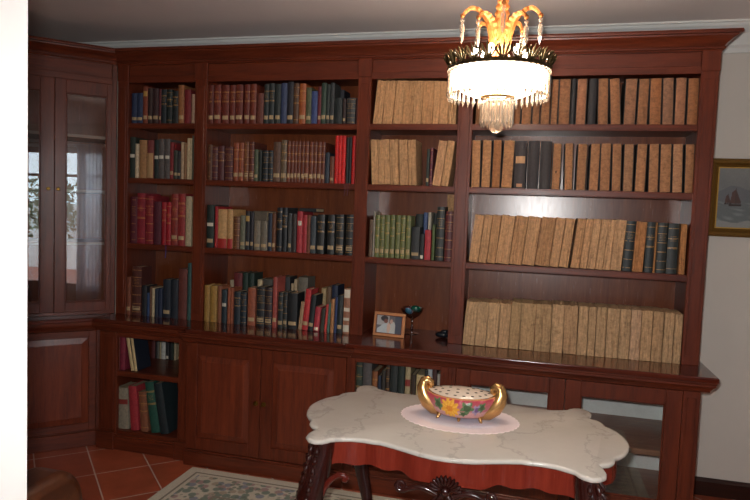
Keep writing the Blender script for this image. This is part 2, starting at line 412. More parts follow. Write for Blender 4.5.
  (0.9249,0.9551,0.029,0.2504,0.0,"70422a","GL","brown gilt labelled book, seventh from left on second shelf of second bay"),
  (0.9599,0.9923,0.0312,0.2489,0.0,"602e24","GL","brown and red gilt labelled book, eighth from left on second shelf of second bay"),
  (0.9955,1.0215,0.0248,0.2016,0.0,"525a46","L","short grey green labelled book, ninth from left on second shelf of second bay"),
  (1.0239,1.0443,0.0192,0.1966,0.0,"262c28","","slim short dark green book, tenth from left on second shelf of second bay"),
  (1.0529,1.0873,0.0332,0.1966,0.0,"1a242a","G","short blue black book, eleventh from left on second shelf of second bay"),
  (1.0897,1.1216,0.0307,0.1967,0.0,"1a242a","G","short blue black book, twelfth from left on second shelf of second bay"),
  (1.1247,1.1743,0.0484,0.25,0.0,"62483a","L","greyish brown book with label, thirteenth from left on second shelf of second bay"),
  (1.1774,1.2158,0.0372,0.2626,0.0,"60503e","LG","tall greyish brown gilt labelled book, fourteenth from left on second shelf of second bay"),
  (1.2189,1.2404,0.0203,0.2555,0.0,"66301e","GL","matching russet gilt volume, fifteenth from left on second shelf of second bay"),
  (1.2419,1.2648,0.0217,0.2554,0.0,"66301e","GL","matching russet gilt volume, sixteenth from left on second shelf of second bay"),
  (1.2664,1.2862,0.0186,0.2553,0.0,"66301e","GL","matching russet gilt volume, sixteenth from right on second shelf of second bay"),
  (1.2877,1.3105,0.0216,0.2553,0.0,"66301e","GL","matching russet gilt volume, fifteenth from right on second shelf of second bay"),
  (1.312,1.3332,0.02,0.2552,0.0,"66301e","GL","matching russet gilt volume, fourteenth from right on second shelf of second bay"),
  (1.3347,1.3634,0.0275,0.2552,0.0,"66301e","GL","matching russet gilt volume, thirteenth from right on second shelf of second bay"),
  (1.3649,1.392,0.0259,0.2537,0.0,"66301e","GL","matching russet gilt volume, twelfth from right on second shelf of second bay"),
  (1.3935,1.4175,0.0228,0.2536,0.0,"66301e","GL","matching russet gilt volume, eleventh from right on second shelf of second bay"),
  (1.419,1.4459,0.0257,0.2522,0.0,"66301e","GL","matching russet gilt volume, tenth from right on second shelf of second bay"),
  (1.4473,1.4712,0.0227,0.2521,0.0,"66301e","GL","matching russet gilt volume, ninth from right on second shelf of second bay"),
  (1.4741,1.5008,0.0255,0.1881,0.0,"2a3440","","short slate blue book, eighth from right on second shelf of second bay"),
  (1.5038,1.5304,0.0254,0.1646,0.0,"70402e","L","short brown labelled book, seventh from right on second shelf of second bay"),
  (1.5348,1.5561,0.0201,0.292,0.0,"c81a18","","bright red slim book, sixth from right on second shelf of second bay"),
  (1.5576,1.5782,0.0194,0.2919,0.0,"c81a18","","bright red slim book, fifth from right on second shelf of second bay"),
  (1.5796,1.603,0.0222,0.2917,0.0,"c81a18","","bright red slim book, fourth from right on second shelf of second bay"),
  (1.6067,1.6227,0.0148,0.2834,0.0,"14201e","B","slim black book with ribbon, third from right on second shelf of second bay"),
  (1.6242,1.6417,0.0163,0.2833,0.0,"141a1c","B","slim black book with ribbon, second from right on second shelf of second bay"),
  (1.6446,1.6649,0.0191,0.2914,0.0,"c81a18","","bright red slim book, rightmost on second shelf of second bay"),
 ]),
 ('b2s3', 'books on the third shelf of second bay', 0.03, 1.345, 0.2, [
  (0.6611,0.7136,0.0513,0.2795,0.0,"26322e","ML","tall dark green labelled book, leftmost on third shelf of second bay"),
  (0.7249,0.7467,0.0206,0.27,0.0,"98242a","","slim red book, second from left on third shelf of second bay"),
  (0.7493,0.8124,0.0619,0.2534,0.0,"c09866","K","cream book with red base, third from left on third shelf of second bay"),
  (0.815,0.8537,0.0375,0.2551,0.0,"c09866","K","cream book with red base, fourth from left on third shelf of second bay"),
  (0.8597,0.9024,0.0415,0.2101,0.0,"6a4028","G","short brown mottled gilt book, fifth from left on third shelf of second bay"),
  (0.9059,0.9407,0.0336,0.2192,0.0,"6e6e5c","L","short grey green labelled book, sixth from left on third shelf of second bay"),
  (0.9458,0.9746,0.0276,0.2474,0.0,"26282e","LT","dark navy book with gold title patch, seventh from left on third shelf of second bay"),
  (0.9771,0.9999,0.0216,0.2406,0.0,"24222a","L","slim black labelled book, eighth from left on third shelf of second bay"),
  (1.0033,1.0477,0.0432,0.1896,0.0,"746c5e","L","short grey labelled book, ninth from left on third shelf of second bay"),
  (1.0503,1.0962,0.0447,0.1898,0.0,"746c5e","L","short grey labelled book, tenth from left on third shelf of second bay"),
  (1.1003,1.1277,0.0262,0.2409,0.0,"222c3e","L","navy labelled book, eleventh from left on third shelf of second bay"),
  (1.1302,1.1542,0.0228,0.2441,0.0,"66402a","L","slim brown labelled book, twelfth from left on third shelf of second bay"),
  (1.16,1.1962,0.035,0.2788,0.0,"161a20","G","tall black gilt book, twelfth from right on third shelf of second bay"),
  (1.1987,1.2323,0.0324,0.2802,0.0,"161a20","G","tall black gilt book, eleventh from right on third shelf of second bay"),
  (1.2389,1.2625,0.0224,0.2459,0.0,"404040","L","slim dark grey labelled book, tenth from right on third shelf of second bay"),
  (1.2658,1.2951,0.0281,0.2433,0.0,"342a28","","slim dark brown book, ninth from right on third shelf of second bay"),
  (1.2983,1.3347,0.0352,0.2598,0.0,"a83038","N","red book with white label, eighth from right on third shelf of second bay"),
  (1.3364,1.3654,0.0278,0.2385,0.0,"a83038","","plain red book, seventh from right on third shelf of second bay"),
  (1.367,1.3879,0.0197,0.2396,0.0,"74402a","","slim brown book, sixth from right on third shelf of second bay"),
  (1.3911,1.4263,0.034,0.2333,0.0,"40484e","L","slate grey labelled book, fifth from right on third shelf of second bay"),
  (1.4335,1.482,0.0473,0.2442,0.0,"222424","GL","black gilt banded labelled volume, fourth from right on third shelf of second bay"),
  (1.5026,1.5491,0.0453,0.2469,0.0,"222424","GL","black gilt banded labelled volume, third from right on third shelf of second bay"),
  (1.5585,1.6078,0.0481,0.2492,0.0,"222424","GL","black gilt banded labelled volume, second from right on third shelf of second bay"),
  (1.6218,1.6684,0.0454,0.2516,0.0,"222424","GL","black gilt banded labelled volume, rightmost on third shelf of second bay"),
 ]),
 ('b2s4', 'books on the counter in second bay', 0.0, 0.86, 0.13, [
  (0.6785,0.7179,0.0382,0.239,0.0,"94733a","","ochre yellow book, leftmost on counter in second bay"),
  (0.7212,0.769,0.0466,0.2374,0.0,"a07c3c","","ochre yellow book, second from left on counter in second bay"),
  (0.7745,0.8004,0.0247,0.2404,0.0,"825038","","slim pinkish brown book, third from left on counter in second bay"),
  (0.8048,0.8403,0.0343,0.2184,0.0,"22323a","M","slim dark blue green labelled book, fourth from left on counter in second bay"),
  (0.8457,0.8651,0.0182,0.2305,0.0,"925036","","slim brick red book, fifth from left on counter in second bay"),
  (0.8672,0.8865,0.0181,0.2321,0.0,"925036","","slim brick red book, sixth from left on counter in second bay"),
  (0.8929,0.9366,0.0425,0.2105,0.0,"202c36","G","dark navy gilt book, seventh from left on counter in second bay"),
  (0.9398,0.979,0.038,0.2089,0.0,"202c36","G","dark navy gilt book, eighth from left on counter in second bay"),
  (0.9885,1.0422,0.0525,0.242,0.0,"925038","L","brick red labelled book, ninth from left on counter in second bay"),
  (1.0516,1.106,0.0532,0.2533,0.0,"24282c","LG","charcoal gilt labelled book, tenth from left on counter in second bay"),
  (1.1091,1.1568,0.0465,0.2504,0.0,"2e2428","LG","dark plum labelled book, eleventh from left on counter in second bay"),
  (1.162,1.1909,0.0277,0.3233,0.0,"9a4840","L","tall pinkish red labelled book, twelfth from left on counter in second bay"),
  (1.1991,1.232,0.0317,0.2277,0.0,"282e2e","LG","short charcoal gilt labelled book, thirteenth from left on counter in second bay"),
  (1.234,1.2616,0.0264,0.2302,0.0,"282e2e","LG","short charcoal gilt labelled book, thirteenth from right on counter in second bay"),
  (1.2667,1.3298,0.0619,0.2295,0.0,"1c1e20","L","thick short black labelled book, twelfth from right on counter in second bay"),
  (1.3378,1.3621,0.023,0.1795,5.3,"a88868","","tan booklet leaning right, eleventh from right on counter in second bay"),
  (1.3641,1.4013,0.0359,0.2608,4.6,"b83034","L","bright red labelled book leaning right, tenth from right on counter in second bay"),
  (1.4033,1.4373,0.0327,0.226,4.7,"1e2426","L","black labelled book leaning right, ninth from right on counter in second bay"),
  (1.4403,1.4772,0.0356,0.1536,4.4,"a83440","W","short crimson book leaning right, eighth from right on counter in second bay"),
  (1.4831,1.5079,0.0235,0.1473,3.8,"38382e","","short dark olive book leaning right, seventh from right on counter in second bay"),
  (1.5119,1.5277,0.0146,0.1747,3.2,"bc403a","","short thin red book leaning right, sixth from right on counter in second bay"),
  (1.5297,1.5445,0.0136,0.1817,2.7,"4a6c62","","short thin teal booklet leaning right, fifth from right on counter in second bay"),
  (1.5504,1.573,0.0214,0.2117,0.9,"a4744a","","slim tan book, fourth from right on counter in second bay"),
  (1.5759,1.5916,0.0145,0.2248,1.2,"2c3e68","","thin blue book leaning right, third from right on counter in second bay"),
  (1.5936,1.6278,0.033,0.2381,1.0,"20282a","L","dark labelled book leaning right, second from right on counter in second bay"),
  (1.6326,1.6744,0.0406,0.2816,0.5,"94644c","U","brown and cream patched book, rightmost on counter in second bay"),
 ]),
 ('b2s4b', 'books standing behind the front row, counter of second bay', 0.17, 0.86, 0.14, [
  (0.769,0.7959,0.0257,0.2604,0.0,"b0a084","","slim cream book, first from left behind the front row, counter of second bay"),
  (0.7981,0.8594,0.0601,0.3139,0.0,"6e2c2e","","maroon book, second from left behind the front row, counter of second bay"),
  (0.8627,0.9015,0.0376,0.3169,0.0,"22362e","","dark green book, third from left behind the front row, counter of second bay"),
  (0.9037,0.9466,0.0417,0.3173,0.0,"22362e","","dark green book, fourth from left behind the front row, counter of second bay"),
  (0.973,1.0058,0.0316,0.2777,0.0,"b8a888","","slim cream book, fifth from left behind the front row, counter of second bay"),
  (1.0101,1.0818,0.0705,0.2841,0.0,"4c4a44","","grey book, sixth from left behind the front row, counter of second bay"),
  (1.1442,1.2062,0.0608,0.3087,0.0,"2a2a2c","","charcoal book, seventh from left behind the front row, counter of second bay"),
  (1.2126,1.2296,0.0158,0.2667,0.0,"b09c7c","","thin beige booklet, eighth from left behind the front row, counter of second bay"),
  (1.2339,1.2551,0.02,0.2959,0.0,"b09c7c","","thin beige booklet, ninth from left behind the front row, counter of second bay"),
  (1.2635,1.331,0.0663,0.3128,0.0,"6a655a","","grey book, tenth from left behind the front row, counter of second bay"),
  (1.4269,1.4579,0.0298,0.2508,0.0,"aa946c","","beige book, eleventh from left behind the front row, counter of second bay"),
  (1.4621,1.4909,0.0276,0.2627,0.0,"6e5640","","brown book, twelfth from left behind the front row, counter of second bay"),
  (1.4991,1.5401,0.0398,0.2751,0.0,"24304a","","navy book, thirteenth from left behind the front row, counter of second bay"),
 ]),
 ('b3s1', 'books on the top shelf of third bay', 0.04, 2.149, 0.2, [
  (1.7651,1.8206,0.0541,0.2633,4.7,"bb9066","R","tan worn volume leaning right, leftmost on top shelf of third bay"),
  (1.8238,1.8867,0.0615,0.2622,4.0,"bb9066","R","thick tan worn volume leaning right, second from left on top shelf of third bay"),
  (1.889,1.9429,0.0526,0.2611,3.5,"b28a62","R","tan worn volume leaning right, third from left on top shelf of third bay"),
  (1.946,2.0079,0.0606,0.26,2.8,"b68c62","R","tan worn volume leaning right, fourth from left on top shelf of third bay"),
  (2.0102,2.0616,0.0502,0.2585,2.3,"b28a62","R","tan worn volume leaning right, fifth from left on top shelf of third bay"),
  (2.0647,2.1271,0.0612,0.257,1.6,"b68a60","R","tan worn volume leaning slightly right, fourth from right on top shelf of third bay"),
  (2.1302,2.168,0.0366,0.2557,0.9,"bb9066","R","slim tan worn volume, third from right on top shelf of third bay"),
  (2.1717,2.2206,0.0477,0.2547,0.0,"bb9066","R","tan worn volume beneath the chandelier, second from right on top shelf of third bay"),
  (2.2243,2.2713,0.0458,0.2539,-0.9,"b28a62","R","tan worn volume against the right post, rightmost on top shelf of third bay"),
 ]),
 ('b3s2', 'books on the second shelf of third bay', 0.03, 1.786, 0.2, [
  (1.7758,1.8204,0.0433,0.2726,-3.9,"bb9268","R","tan worn volume, leftmost on second shelf of third bay"),
  (1.8228,1.8923,0.0681,0.2727,-3.9,"bb9268","R","wide tan worn volume, second from left on second shelf of third bay"),
  (1.8946,1.9479,0.052,0.2726,-3.6,"bb9268","R","tan worn volume, third from left on second shelf of third bay"),
  (1.9502,2.0023,0.0508,0.2726,-3.3,"b68e66","R","tan worn volume, fourth from left on second shelf of third bay"),
  (2.0054,2.0533,0.0466,0.2726,-3.4,"bb9268","R","tan worn volume, fifth from left on second shelf of third bay"),
  (2.1077,2.1253,0.0164,0.2187,0.0,"28342e","L","slim dark green book, fourth from right on second shelf of third bay"),
  (2.1291,2.145,0.0147,0.2262,0.0,"622432","G","slim maroon gilt book, third from right on second shelf of third bay"),
  (2.1466,2.1966,0.0484,0.269,6.8,"c2966e","R","tan worn volume leaning right, second from right on second shelf of third bay"),
  (2.1996,2.2432,0.0421,0.269,6.7,"bb9268","R","tan worn volume leaning right, rightmost on second shelf of third bay"),
 ]),
 ('b3s3', 'books on the third shelf of third bay', 0.03, 1.345, 0.13, [
  (1.773,1.7939,0.0197,0.2272,0.0,"64503e","","slim greyish brown book, leftmost on third shelf of third bay"),
  (1.7959,1.8063,0.0092,0.2781,0.0,"969084","","thin pale grey booklet, second from left on third shelf of third bay"),
  (1.8092,1.8367,0.0263,0.2561,0.0,"636a3c","GL","olive green gilt volume, third from left on third shelf of third bay"),
  (1.8385,1.8669,0.0272,0.2573,0.0,"636a3c","GL","olive green gilt volume, fourth from left on third shelf of third bay"),
  (1.8697,1.8989,0.028,0.2585,0.0,"636a3c","GL","olive green gilt volume, fifth from left on third shelf of third bay"),
  (1.9026,1.9326,0.0288,0.2598,0.0,"636a3c","GL","olive green gilt volume, sixth from left on third shelf of third bay"),
  (1.9372,1.9652,0.0268,0.2602,0.0,"636a3c","GL","olive green gilt volume, seventh from left on third shelf of third bay"),
  (1.9689,1.9968,0.0267,0.2596,0.0,"636a3c","GL","olive green gilt volume, eighth from left on third shelf of third bay"),
  (2.0005,2.0291,0.0274,0.2591,0.0,"636a3c","GL","olive green gilt volume, seventh from right on third shelf of third bay"),
  (2.0347,2.0861,0.0502,0.1936,0.0,"2a2e30","L","short dark grey labelled book, sixth from right on third shelf of third bay"),
  (2.0889,2.1144,0.0243,0.155,0.0,"202426","W","short black book with white label, fifth from right on third shelf of third bay"),
  (2.1172,2.1536,0.0352,0.179,0.0,"a8303a","","short red cloth book, fourth from right on third shelf of third bay"),
  (2.1608,2.178,0.016,0.2117,0.0,"4a5a30","","slim green book, third from right on third shelf of third bay"),
  (2.1853,2.2321,0.0456,0.3199,0.0,"282e2e","G","tall black gilt book, second from right on third shelf of third bay"),
  (2.2375,2.284,0.0453,0.2953,0.0,"542022","G","maroon gilt banded book, rightmost on third shelf of third bay"),
 ]),
 ('b3s3b', 'books standing behind the front row, third shelf of third bay', 0.17, 1.345, 0.15, [
  (2.0285,2.0751,0.0454,0.2714,0.0,"1e2624","","dark green book, first from left behind the front row, third shelf of third bay"),
  (2.0807,2.1053,0.0234,0.2823,0.0,"485a84","","blue book, second from left behind the front row, third shelf of third bay"),
  (2.1091,2.128,0.0177,0.2833,0.0,"c0b8a8","","thin white booklet, third from left behind the front row, third shelf of third bay"),
  (2.1402,2.1628,0.0214,0.28,0.0,"1e201e","","black book, fourth from left behind the front row, third shelf of third bay"),
  (2.2216,2.2772,0.0544,0.399,0.0,"bb9268","R","tall tan worn volume, fifth from left behind the front row, third shelf of third bay"),
 ]),
 ('b3l', 'books in the third bay base cupboard', -0.198, 0.44, 0.16, [
  (1.7823,1.8246,0.0411,0.3133,0.0,"28362e","G","dark green gilt book, leftmost in third bay base cupboard"),
  (1.8279,1.8813,0.0522,0.3142,0.0,"545050","","greyish mauve book with pale patch, second from left in third bay base cupboard"),
  (1.8845,1.9166,0.0309,0.26,0.0,"86502e","G","short brick brown book, third from left in third bay base cupboard"),
  (1.919,1.9375,0.0173,0.2354,0.0,"202c42","","short navy book, fourth from left in third bay base cupboard"),
  (1.9407,1.9638,0.0219,0.269,0.0,"2a2622","","short dark brown book, fifth from left in third bay base cupboard"),
  (1.9662,1.9885,0.0211,0.3181,0.0,"382a22","G","dark brown gilt book, sixth from left in third bay base cupboard"),
  (1.9916,2.036,0.0432,0.3177,0.0,"282e2e","","thick charcoal book, seventh from left in third bay base cupboard"),
  (2.0383,2.0753,0.0358,0.3218,0.0,"26302c","","dark green cloth book, eighth from left in third bay base cupboard"),
  (2.08,2.1105,0.0293,0.3216,0.0,"b0a07c","S","beige book with dark title patch, seventh from right in third bay base cupboard"),
  (2.1136,2.1417,0.0269,0.2632,0.0,"3a2c20","","short dark brown book, sixth from right in third bay base cupboard"),
  (2.1448,2.1882,0.0422,0.2671,0.0,"c0ac80","","short cream book, fifth from right in third bay base cupboard"),
  (2.1913,2.2075,0.015,0.2934,0.0,"242626","","slim short black book, fourth from right in third bay base cupboard"),
  (2.2098,2.2352,0.0242,0.3186,0.0,"a8b0b4","","pale grey book, third from right in third bay base cupboard"),
  (2.2375,2.2612,0.0225,0.3059,0.0,"442824","","maroon brown book, second from right in third bay base cupboard"),
  (2.2643,2.281,0.0155,0.2816,0.0,"a8a49a","","slim pale grey book, rightmost in third bay base cupboard"),
 ]),
 ('b4s1', 'books on the top shelf of right bay', 0.03, 2.149, 0.2, [
  (2.3856,2.4278,0.041,0.2557,0.0,"865c3c","R","tan worn volume behind the chandelier, leftmost on top shelf of right bay"),
  (2.4316,2.4849,0.0521,0.2554,0.0,"8c6040","T","tan spined volume behind the chandelier, second from left on top shelf of right bay"),
  (2.4887,2.5416,0.0517,0.2551,0.0,"8c6040","T","tan spined volume behind the chandelier, third from left on top shelf of right bay"),
  (2.5453,2.5978,0.0513,0.2549,0.0,"8c6040","T","tan spined volume behind the chandelier, fourth from left on top shelf of right bay"),
  (2.6015,2.6397,0.037,0.2546,0.0,"8c6040","T","slim tan spined volume behind the chandelier, fifth from left on top shelf of right bay"),
  (2.6434,2.6998,0.0552,0.2543,0.0,"8c6040","T","tan spined volume right of the chandelier, sixth from left on top shelf of right bay"),
  (2.7035,2.7457,0.041,0.254,0.0,"8c6040","T","tan spined volume right of the chandelier, seventh from left on top shelf of right bay"),
  (2.7493,2.8003,0.0498,0.2538,0.0,"8c6040","T","tan spined volume right of the chandelier, eighth from left on top shelf of right bay"),
  (2.8039,2.8428,0.0377,0.2535,0.0,"8c6040","T","slim tan spined volume, ninth from left on top shelf of right bay"),
  (2.8456,2.9084,0.0616,0.2533,-0.7,"8c6040","T","tan spined volume, tenth from left on top shelf of right bay"),
  (2.9111,2.9343,0.022,0.253,0.0,"1c1c20","","slim black book, eleventh from left on top shelf of right bay"),
  (2.9387,2.9937,0.0538,0.2528,0.0,"94664a","T","tan spined volume, tenth from right on top shelf of right bay"),
  (3.0025,3.0464,0.0427,0.2525,0.0,"1c1a1e","","black book between tan volumes, ninth from right on top shelf of right bay"),
  (3.0569,3.1127,0.0546,0.2531,-2.4,"8c6040","T","tan spined volume leaning left, eighth from right on top shelf of right bay"),
  (3.1249,3.1801,0.0538,0.2508,-4.5,"8c6040","T","tan spined volume leaning left, seventh from right on top shelf of right bay"),
  (3.1904,3.2519,0.0603,0.2497,0.0,"886046","T","greyish tan spined volume, sixth from right on top shelf of right bay"),
  (3.2587,3.3137,0.0538,0.2493,0.0,"8c6040","T","tan spined volume, fifth from right on top shelf of right bay"),
  (3.3213,3.3825,0.06,0.2493,-1.8,"925f3a","T","orange tan spined volume, fourth from right on top shelf of right bay"),
  (3.3867,3.4431,0.0552,0.2488,-2.2,"88624a","T","greyish tan spined volume, third from right on top shelf of right bay"),
  (3.4464,3.5008,0.0532,0.2484,-0.9,"94664a","T","tan spined volume, second from right on top shelf of right bay"),
  (3.509,3.5644,0.0542,0.2481,-1.0,"925f3a","T","tan spined volume leaning right, rightmost on top shelf of right bay"),
 ]),
 ('b4s2', 'books on the second shelf of right bay', 0.03, 1.786, 0.2, [
  (2.3765,2.4294,0.0517,0.2757,-1.2,"ab7c54","T","ragged tan spined volume, leftmost on second shelf of right bay"),
  (2.4331,2.4874,0.0531,0.2764,0.0,"ab7c54","T","ragged tan spined volume, second from left on second shelf of right bay"),
  (2.4938,2.544,0.049,0.2773,0.0,"a06c42","T","ragged orange tan spined volume, third from left on second shelf of right bay"),
  (2.5477,2.612,0.0631,0.2764,1.4,"ab7c54","T","wide ragged tan spined volume, fourth from left on second shelf of right bay"),
  (2.6183,2.6846,0.0651,0.27,0.0,"30282a","P","black volume with tan paper patch, fifth from left on second shelf of right bay"),
  (2.6917,2.7539,0.061,0.271,0.0,"2e2628","","plain black volume, sixth from left on second shelf of right bay"),
  (2.7592,2.8225,0.0621,0.2693,0.0,"2e2626","","plain black volume, seventh from left on second shelf of right bay"),
  (2.8277,2.8765,0.0476,0.2595,0.0,"a0724e","T","tan spined volume with dark nick, eighth from left on second shelf of right bay"),
  (2.8991,2.9457,0.0454,0.2607,-2.0,"a0724e","T","tan spined volume, ninth from left on second shelf of right bay"),
  (2.9612,3.0142,0.0518,0.2598,0.0,"a0724e","T","tan spined volume, tenth from left on second shelf of right bay"),
  (3.0295,3.082,0.0513,0.26,0.0,"a0724e","T","tan spined volume, ninth from right on second shelf of right bay"),
  (3.087,3.1425,0.0543,0.2603,-1.1,"a0724e","T","tan spined volume, eighth from right on second shelf of right bay"),
  (3.15,3.2007,0.0495,0.2611,-1.9,"a0724e","T","tan spined volume, seventh from right on second shelf of right bay"),
  (3.209,3.261,0.0508,0.2602,-1.2,"9c7454","T","greyish tan spined volume, sixth from right on second shelf of right bay"),
  (3.2701,3.324,0.0527,0.2611,0.0,"a0724e","T","tan spined volume, fifth from right on second shelf of right bay"),
  (3.3387,3.3905,0.0506,0.2606,-1.7,"a0724e","T","tan spined volume leaning right, fourth from right on second shelf of right bay"),
  (3.3953,3.4531,0.0566,0.2616,-1.8,"9c704c","T","tan spined volume leaning right, third from right on second shelf of right bay"),
  (3.4595,3.512,0.0513,0.2617,-2.2,"a87c5a","T","pale tan spined volume, second from right on second shelf of right bay"),
  (3.5215,3.5688,0.0461,0.2618,-1.9,"9c6e4a","T","tan spined volume against the right post, rightmost on second shelf of right bay"),
 ]),
 ('b4s3', 'books on the third shelf of right bay', 0.03, 1.345, 0.2, [
  (2.3838,2.438,0.0528,0.2815,5.3,"c0956c","R","tan worn volume leaning right, leftmost on third shelf of right bay"),
  (2.4408,2.4863,0.0441,0.283,5.1,"c0956c","R","tan worn volume leaning right, second from left on third shelf of right bay"),
  (2.4891,2.5362,0.0457,0.2834,5.0,"b98d64","R","tan worn volume leaning right, third from left on third shelf of right bay"),
  (2.5389,2.6148,0.0744,0.2828,5.3,"c0956c","R","wide tan worn volume leaning right, fourth from left on third shelf of right bay"),
  (2.6175,2.6872,0.0682,0.2827,5.4,"bb8f66","R","tan worn volume leaning right, fifth from left on third shelf of right bay"),
  (2.6899,2.7589,0.0675,0.2825,5.4,"c0956c","R","tan worn volume leaning right, sixth from left on third shelf of right bay"),
  (2.7616,2.8387,0.0755,0.2825,5.5,"b48860","R","wide tan worn volume leaning right, seventh from left on third shelf of right bay"),
  (2.8414,2.8915,0.0487,0.2821,5.5,"c0956c","R","tan worn volume leaning right, eighth from left on third shelf of right bay"),
  (2.8941,2.9438,0.0483,0.281,5.6,"c0956c","R","tan worn volume leaning right, ninth from left on third shelf of right bay"),
  (2.9577,3.0044,0.0453,0.2812,5.3,"bb8f66","R","tan worn volume leaning right, tenth from left on third shelf of right bay"),
  (3.007,3.0439,0.0356,0.2822,5.1,"c0956c","R","tan worn volume leaning right, eleventh from left on third shelf of right bay"),
  (3.0464,3.0882,0.0405,0.2824,4.7,"c29a72","R","tan worn volume leaning right, eleventh from right on third shelf of right bay"),
  (3.0908,3.1289,0.0368,0.2828,4.4,"c29a72","R","tan worn volume leaning right, tenth from right on third shelf of right bay"),
  (3.1315,3.1677,0.0349,0.283,4.0,"c29a72","R","tan worn volume leaning right, ninth from right on third shelf of right bay"),
  (3.1703,3.2264,0.0548,0.2835,3.5,"c29a72","R","tan worn volume leaning right, eighth from right on third shelf of right bay"),
  (3.2314,3.2812,0.0486,0.278,2.4,"222a2c","G","slim black volume leaning right, seventh from right on third shelf of right bay"),
  (3.2845,3.3388,0.0531,0.2779,1.9,"b07a4c","R","tan worn volume between black volumes, sixth from right on third shelf of right bay"),
  (3.3454,3.3895,0.0429,0.2778,0.5,"222a2c","G","black volume, fifth from right on third shelf of right bay"),
  (3.392,3.4009,0.0077,0.277,0.0,"a87848","R","very thin tan volume between black volumes, fourth from right on third shelf of right bay"),
  (3.4042,3.4527,0.0473,0.2763,0.0,"222a2a","G","black volume, third from right on third shelf of right bay"),
  (3.456,3.5106,0.0534,0.2746,0.0,"222a2a","G","black volume, second from right on third shelf of right bay"),
  (3.5186,3.5505,0.0307,0.2746,0.0,"b07a4a","R","tan volume against the right post, rightmost on third shelf of right bay"),
 ]),
 ('b4s4', 'books on the counter in right bay', 0.0, 0.86, 0.2, [
  (2.3734,2.4409,0.0662,0.2571,3.4,"b99872","R","tan worn volume leaning right, leftmost on counter in right bay"),
  (2.4446,2.5078,0.0619,0.2607,2.5,"b99872","R","tan worn volume leaning right, second from left on counter in right bay"),
  (2.5105,2.5749,0.0632,0.2609,1.9,"b99872","R","tan worn volume leaning right, third from left on counter in right bay"),
  (2.5777,2.6379,0.059,0.2611,1.6,"b28f6a","R","tan worn volume leaning right, fourth from left on counter in right bay"),
  (2.6406,2.6958,0.054,0.2741,1.5,"a88a64","R","darker tan worn volume leaning right, fifth from left on counter in right bay"),
  (2.6994,2.7799,0.0793,0.2714,0.8,"ae8e68","R","wide tan worn volume, sixth from left on counter in right bay"),
  (2.7835,2.8702,0.0855,0.2745,0.0,"ae8e68","R","wide tan worn volume, seventh from left on counter in right bay"),
  (2.8728,2.9384,0.0644,0.2776,0.0,"b99872","R","tan worn volume, eighth from left on counter in right bay"),
  (2.9419,3.0146,0.0715,0.2785,-0.8,"b28f6a","R","wide tan worn volume, ninth from left on counter in right bay"),
  (3.0172,3.0678,0.0494,0.2788,0.0,"b99872","R","tan worn volume, tenth from left on counter in right bay"),
  (3.0704,3.1104,0.0388,0.2781,0.0,"b99872","R","slim tan worn volume, ninth from right on counter in right bay"),
  (3.113,3.1654,0.0512,0.2793,0.0,"b99872","R","tan worn volume, eighth from right on counter in right bay"),
  (3.168,3.2325,0.0633,0.2795,0.0,"b99872","R","wide tan worn volume, seventh from right on counter in right bay"),
  (3.235,3.2907,0.0545,0.2798,0.0,"b99872","R","tan worn volume, sixth from right on counter in right bay"),
  (3.2932,3.3443,0.0499,0.2797,0.0,"ba9878","R","tan worn volume with red stain, fifth from right on counter in right bay"),
  (3.3468,3.4016,0.0536,0.2797,0.0,"b4926c","R","tan worn volume, fourth from right on counter in right bay"),
  (3.404,3.4583,0.0531,0.2797,0.0,"b4926c","R","tan worn volume, third from right on counter in right bay"),
  (3.4608,3.5106,0.0486,0.2762,0.0,"b99872","R","tan worn volume, second from right on counter in right bay"),
  (3.5131,3.553,0.0387,0.2722,0.0,"b99872","R","tan worn volume at the right end, rightmost on counter in right bay"),
 ]),
]
# ------------------------------------------------------------------ room
BACK = .40; CEIL = 2.775; XL = -.93; XR = 4.6; YF = -6.2; YN = -2.85
def mat_wall(name, col):
    m, nt, b = newmat(name); v = coords(nt)
    n = noise(nt, v, 3, 5, .6)
    c = srgb(col)
    L(nt, mix(nt, n, tuple(x*.93 for x in c[:3])+(1,), tuple(min(1,x*1.05) for x in c[:3])+(1,)), b.inputs['Base Color'])
    b.inputs['Roughness'].default_value = .85
    bump(nt, b, noise(nt, v, 160, 3), .08, .001); return m
WALL = mat_wall('cream_wall_paint', 'cfcac2'); WHITEWALL = mat_wall('white_wall_paint', 'eceae6')
CEILM = mat_wall('ceiling_paint', 'e2d9d8'); CROWN = mat_wall('crown_plaster', 'd9dcda')
# terracotta tiles laid diagonally
TILE, nt, b = newmat('terracotta_tiles')
v = coords(nt, (1,1,1), (0,0,PI/4))
v.node.inputs['Location'].default_value = (-.216, -.123, 0)
br = N(nt,'ShaderNodeTexBrick', Scale=1.0); br.offset = 0; br.squash = 1
br.inputs['Mortar Size'].default_value = .0045; br.inputs['Mortar Smooth'].default_value = .3
br.inputs['Brick Width'].default_value = .388; br.inputs['Row Height'].default_value = .308
br.inputs['Color1'].default_value = srgb('aa5538'); br.inputs['Color2'].default_value = srgb('9a4c33'); br.inputs['Mortar'].default_value = srgb('c4b4aa')
L(nt, v, br.inputs['Vector'])
n = noise(nt, coords(nt), 7, 5, .65)
L(nt, mix(nt, 1.0, br.outputs['Color'], ramp(nt, n, [(.3,(.8,.78,.76)),(.7,(1.1,1.1,1.1))]), 'MULTIPLY'), b.inputs['Base Color'])
b.inputs['Roughness'].default_value = .42
bump(nt, b, math_(nt,'SUBTRACT',1.0,br.outputs['Fac']), .3, .002)

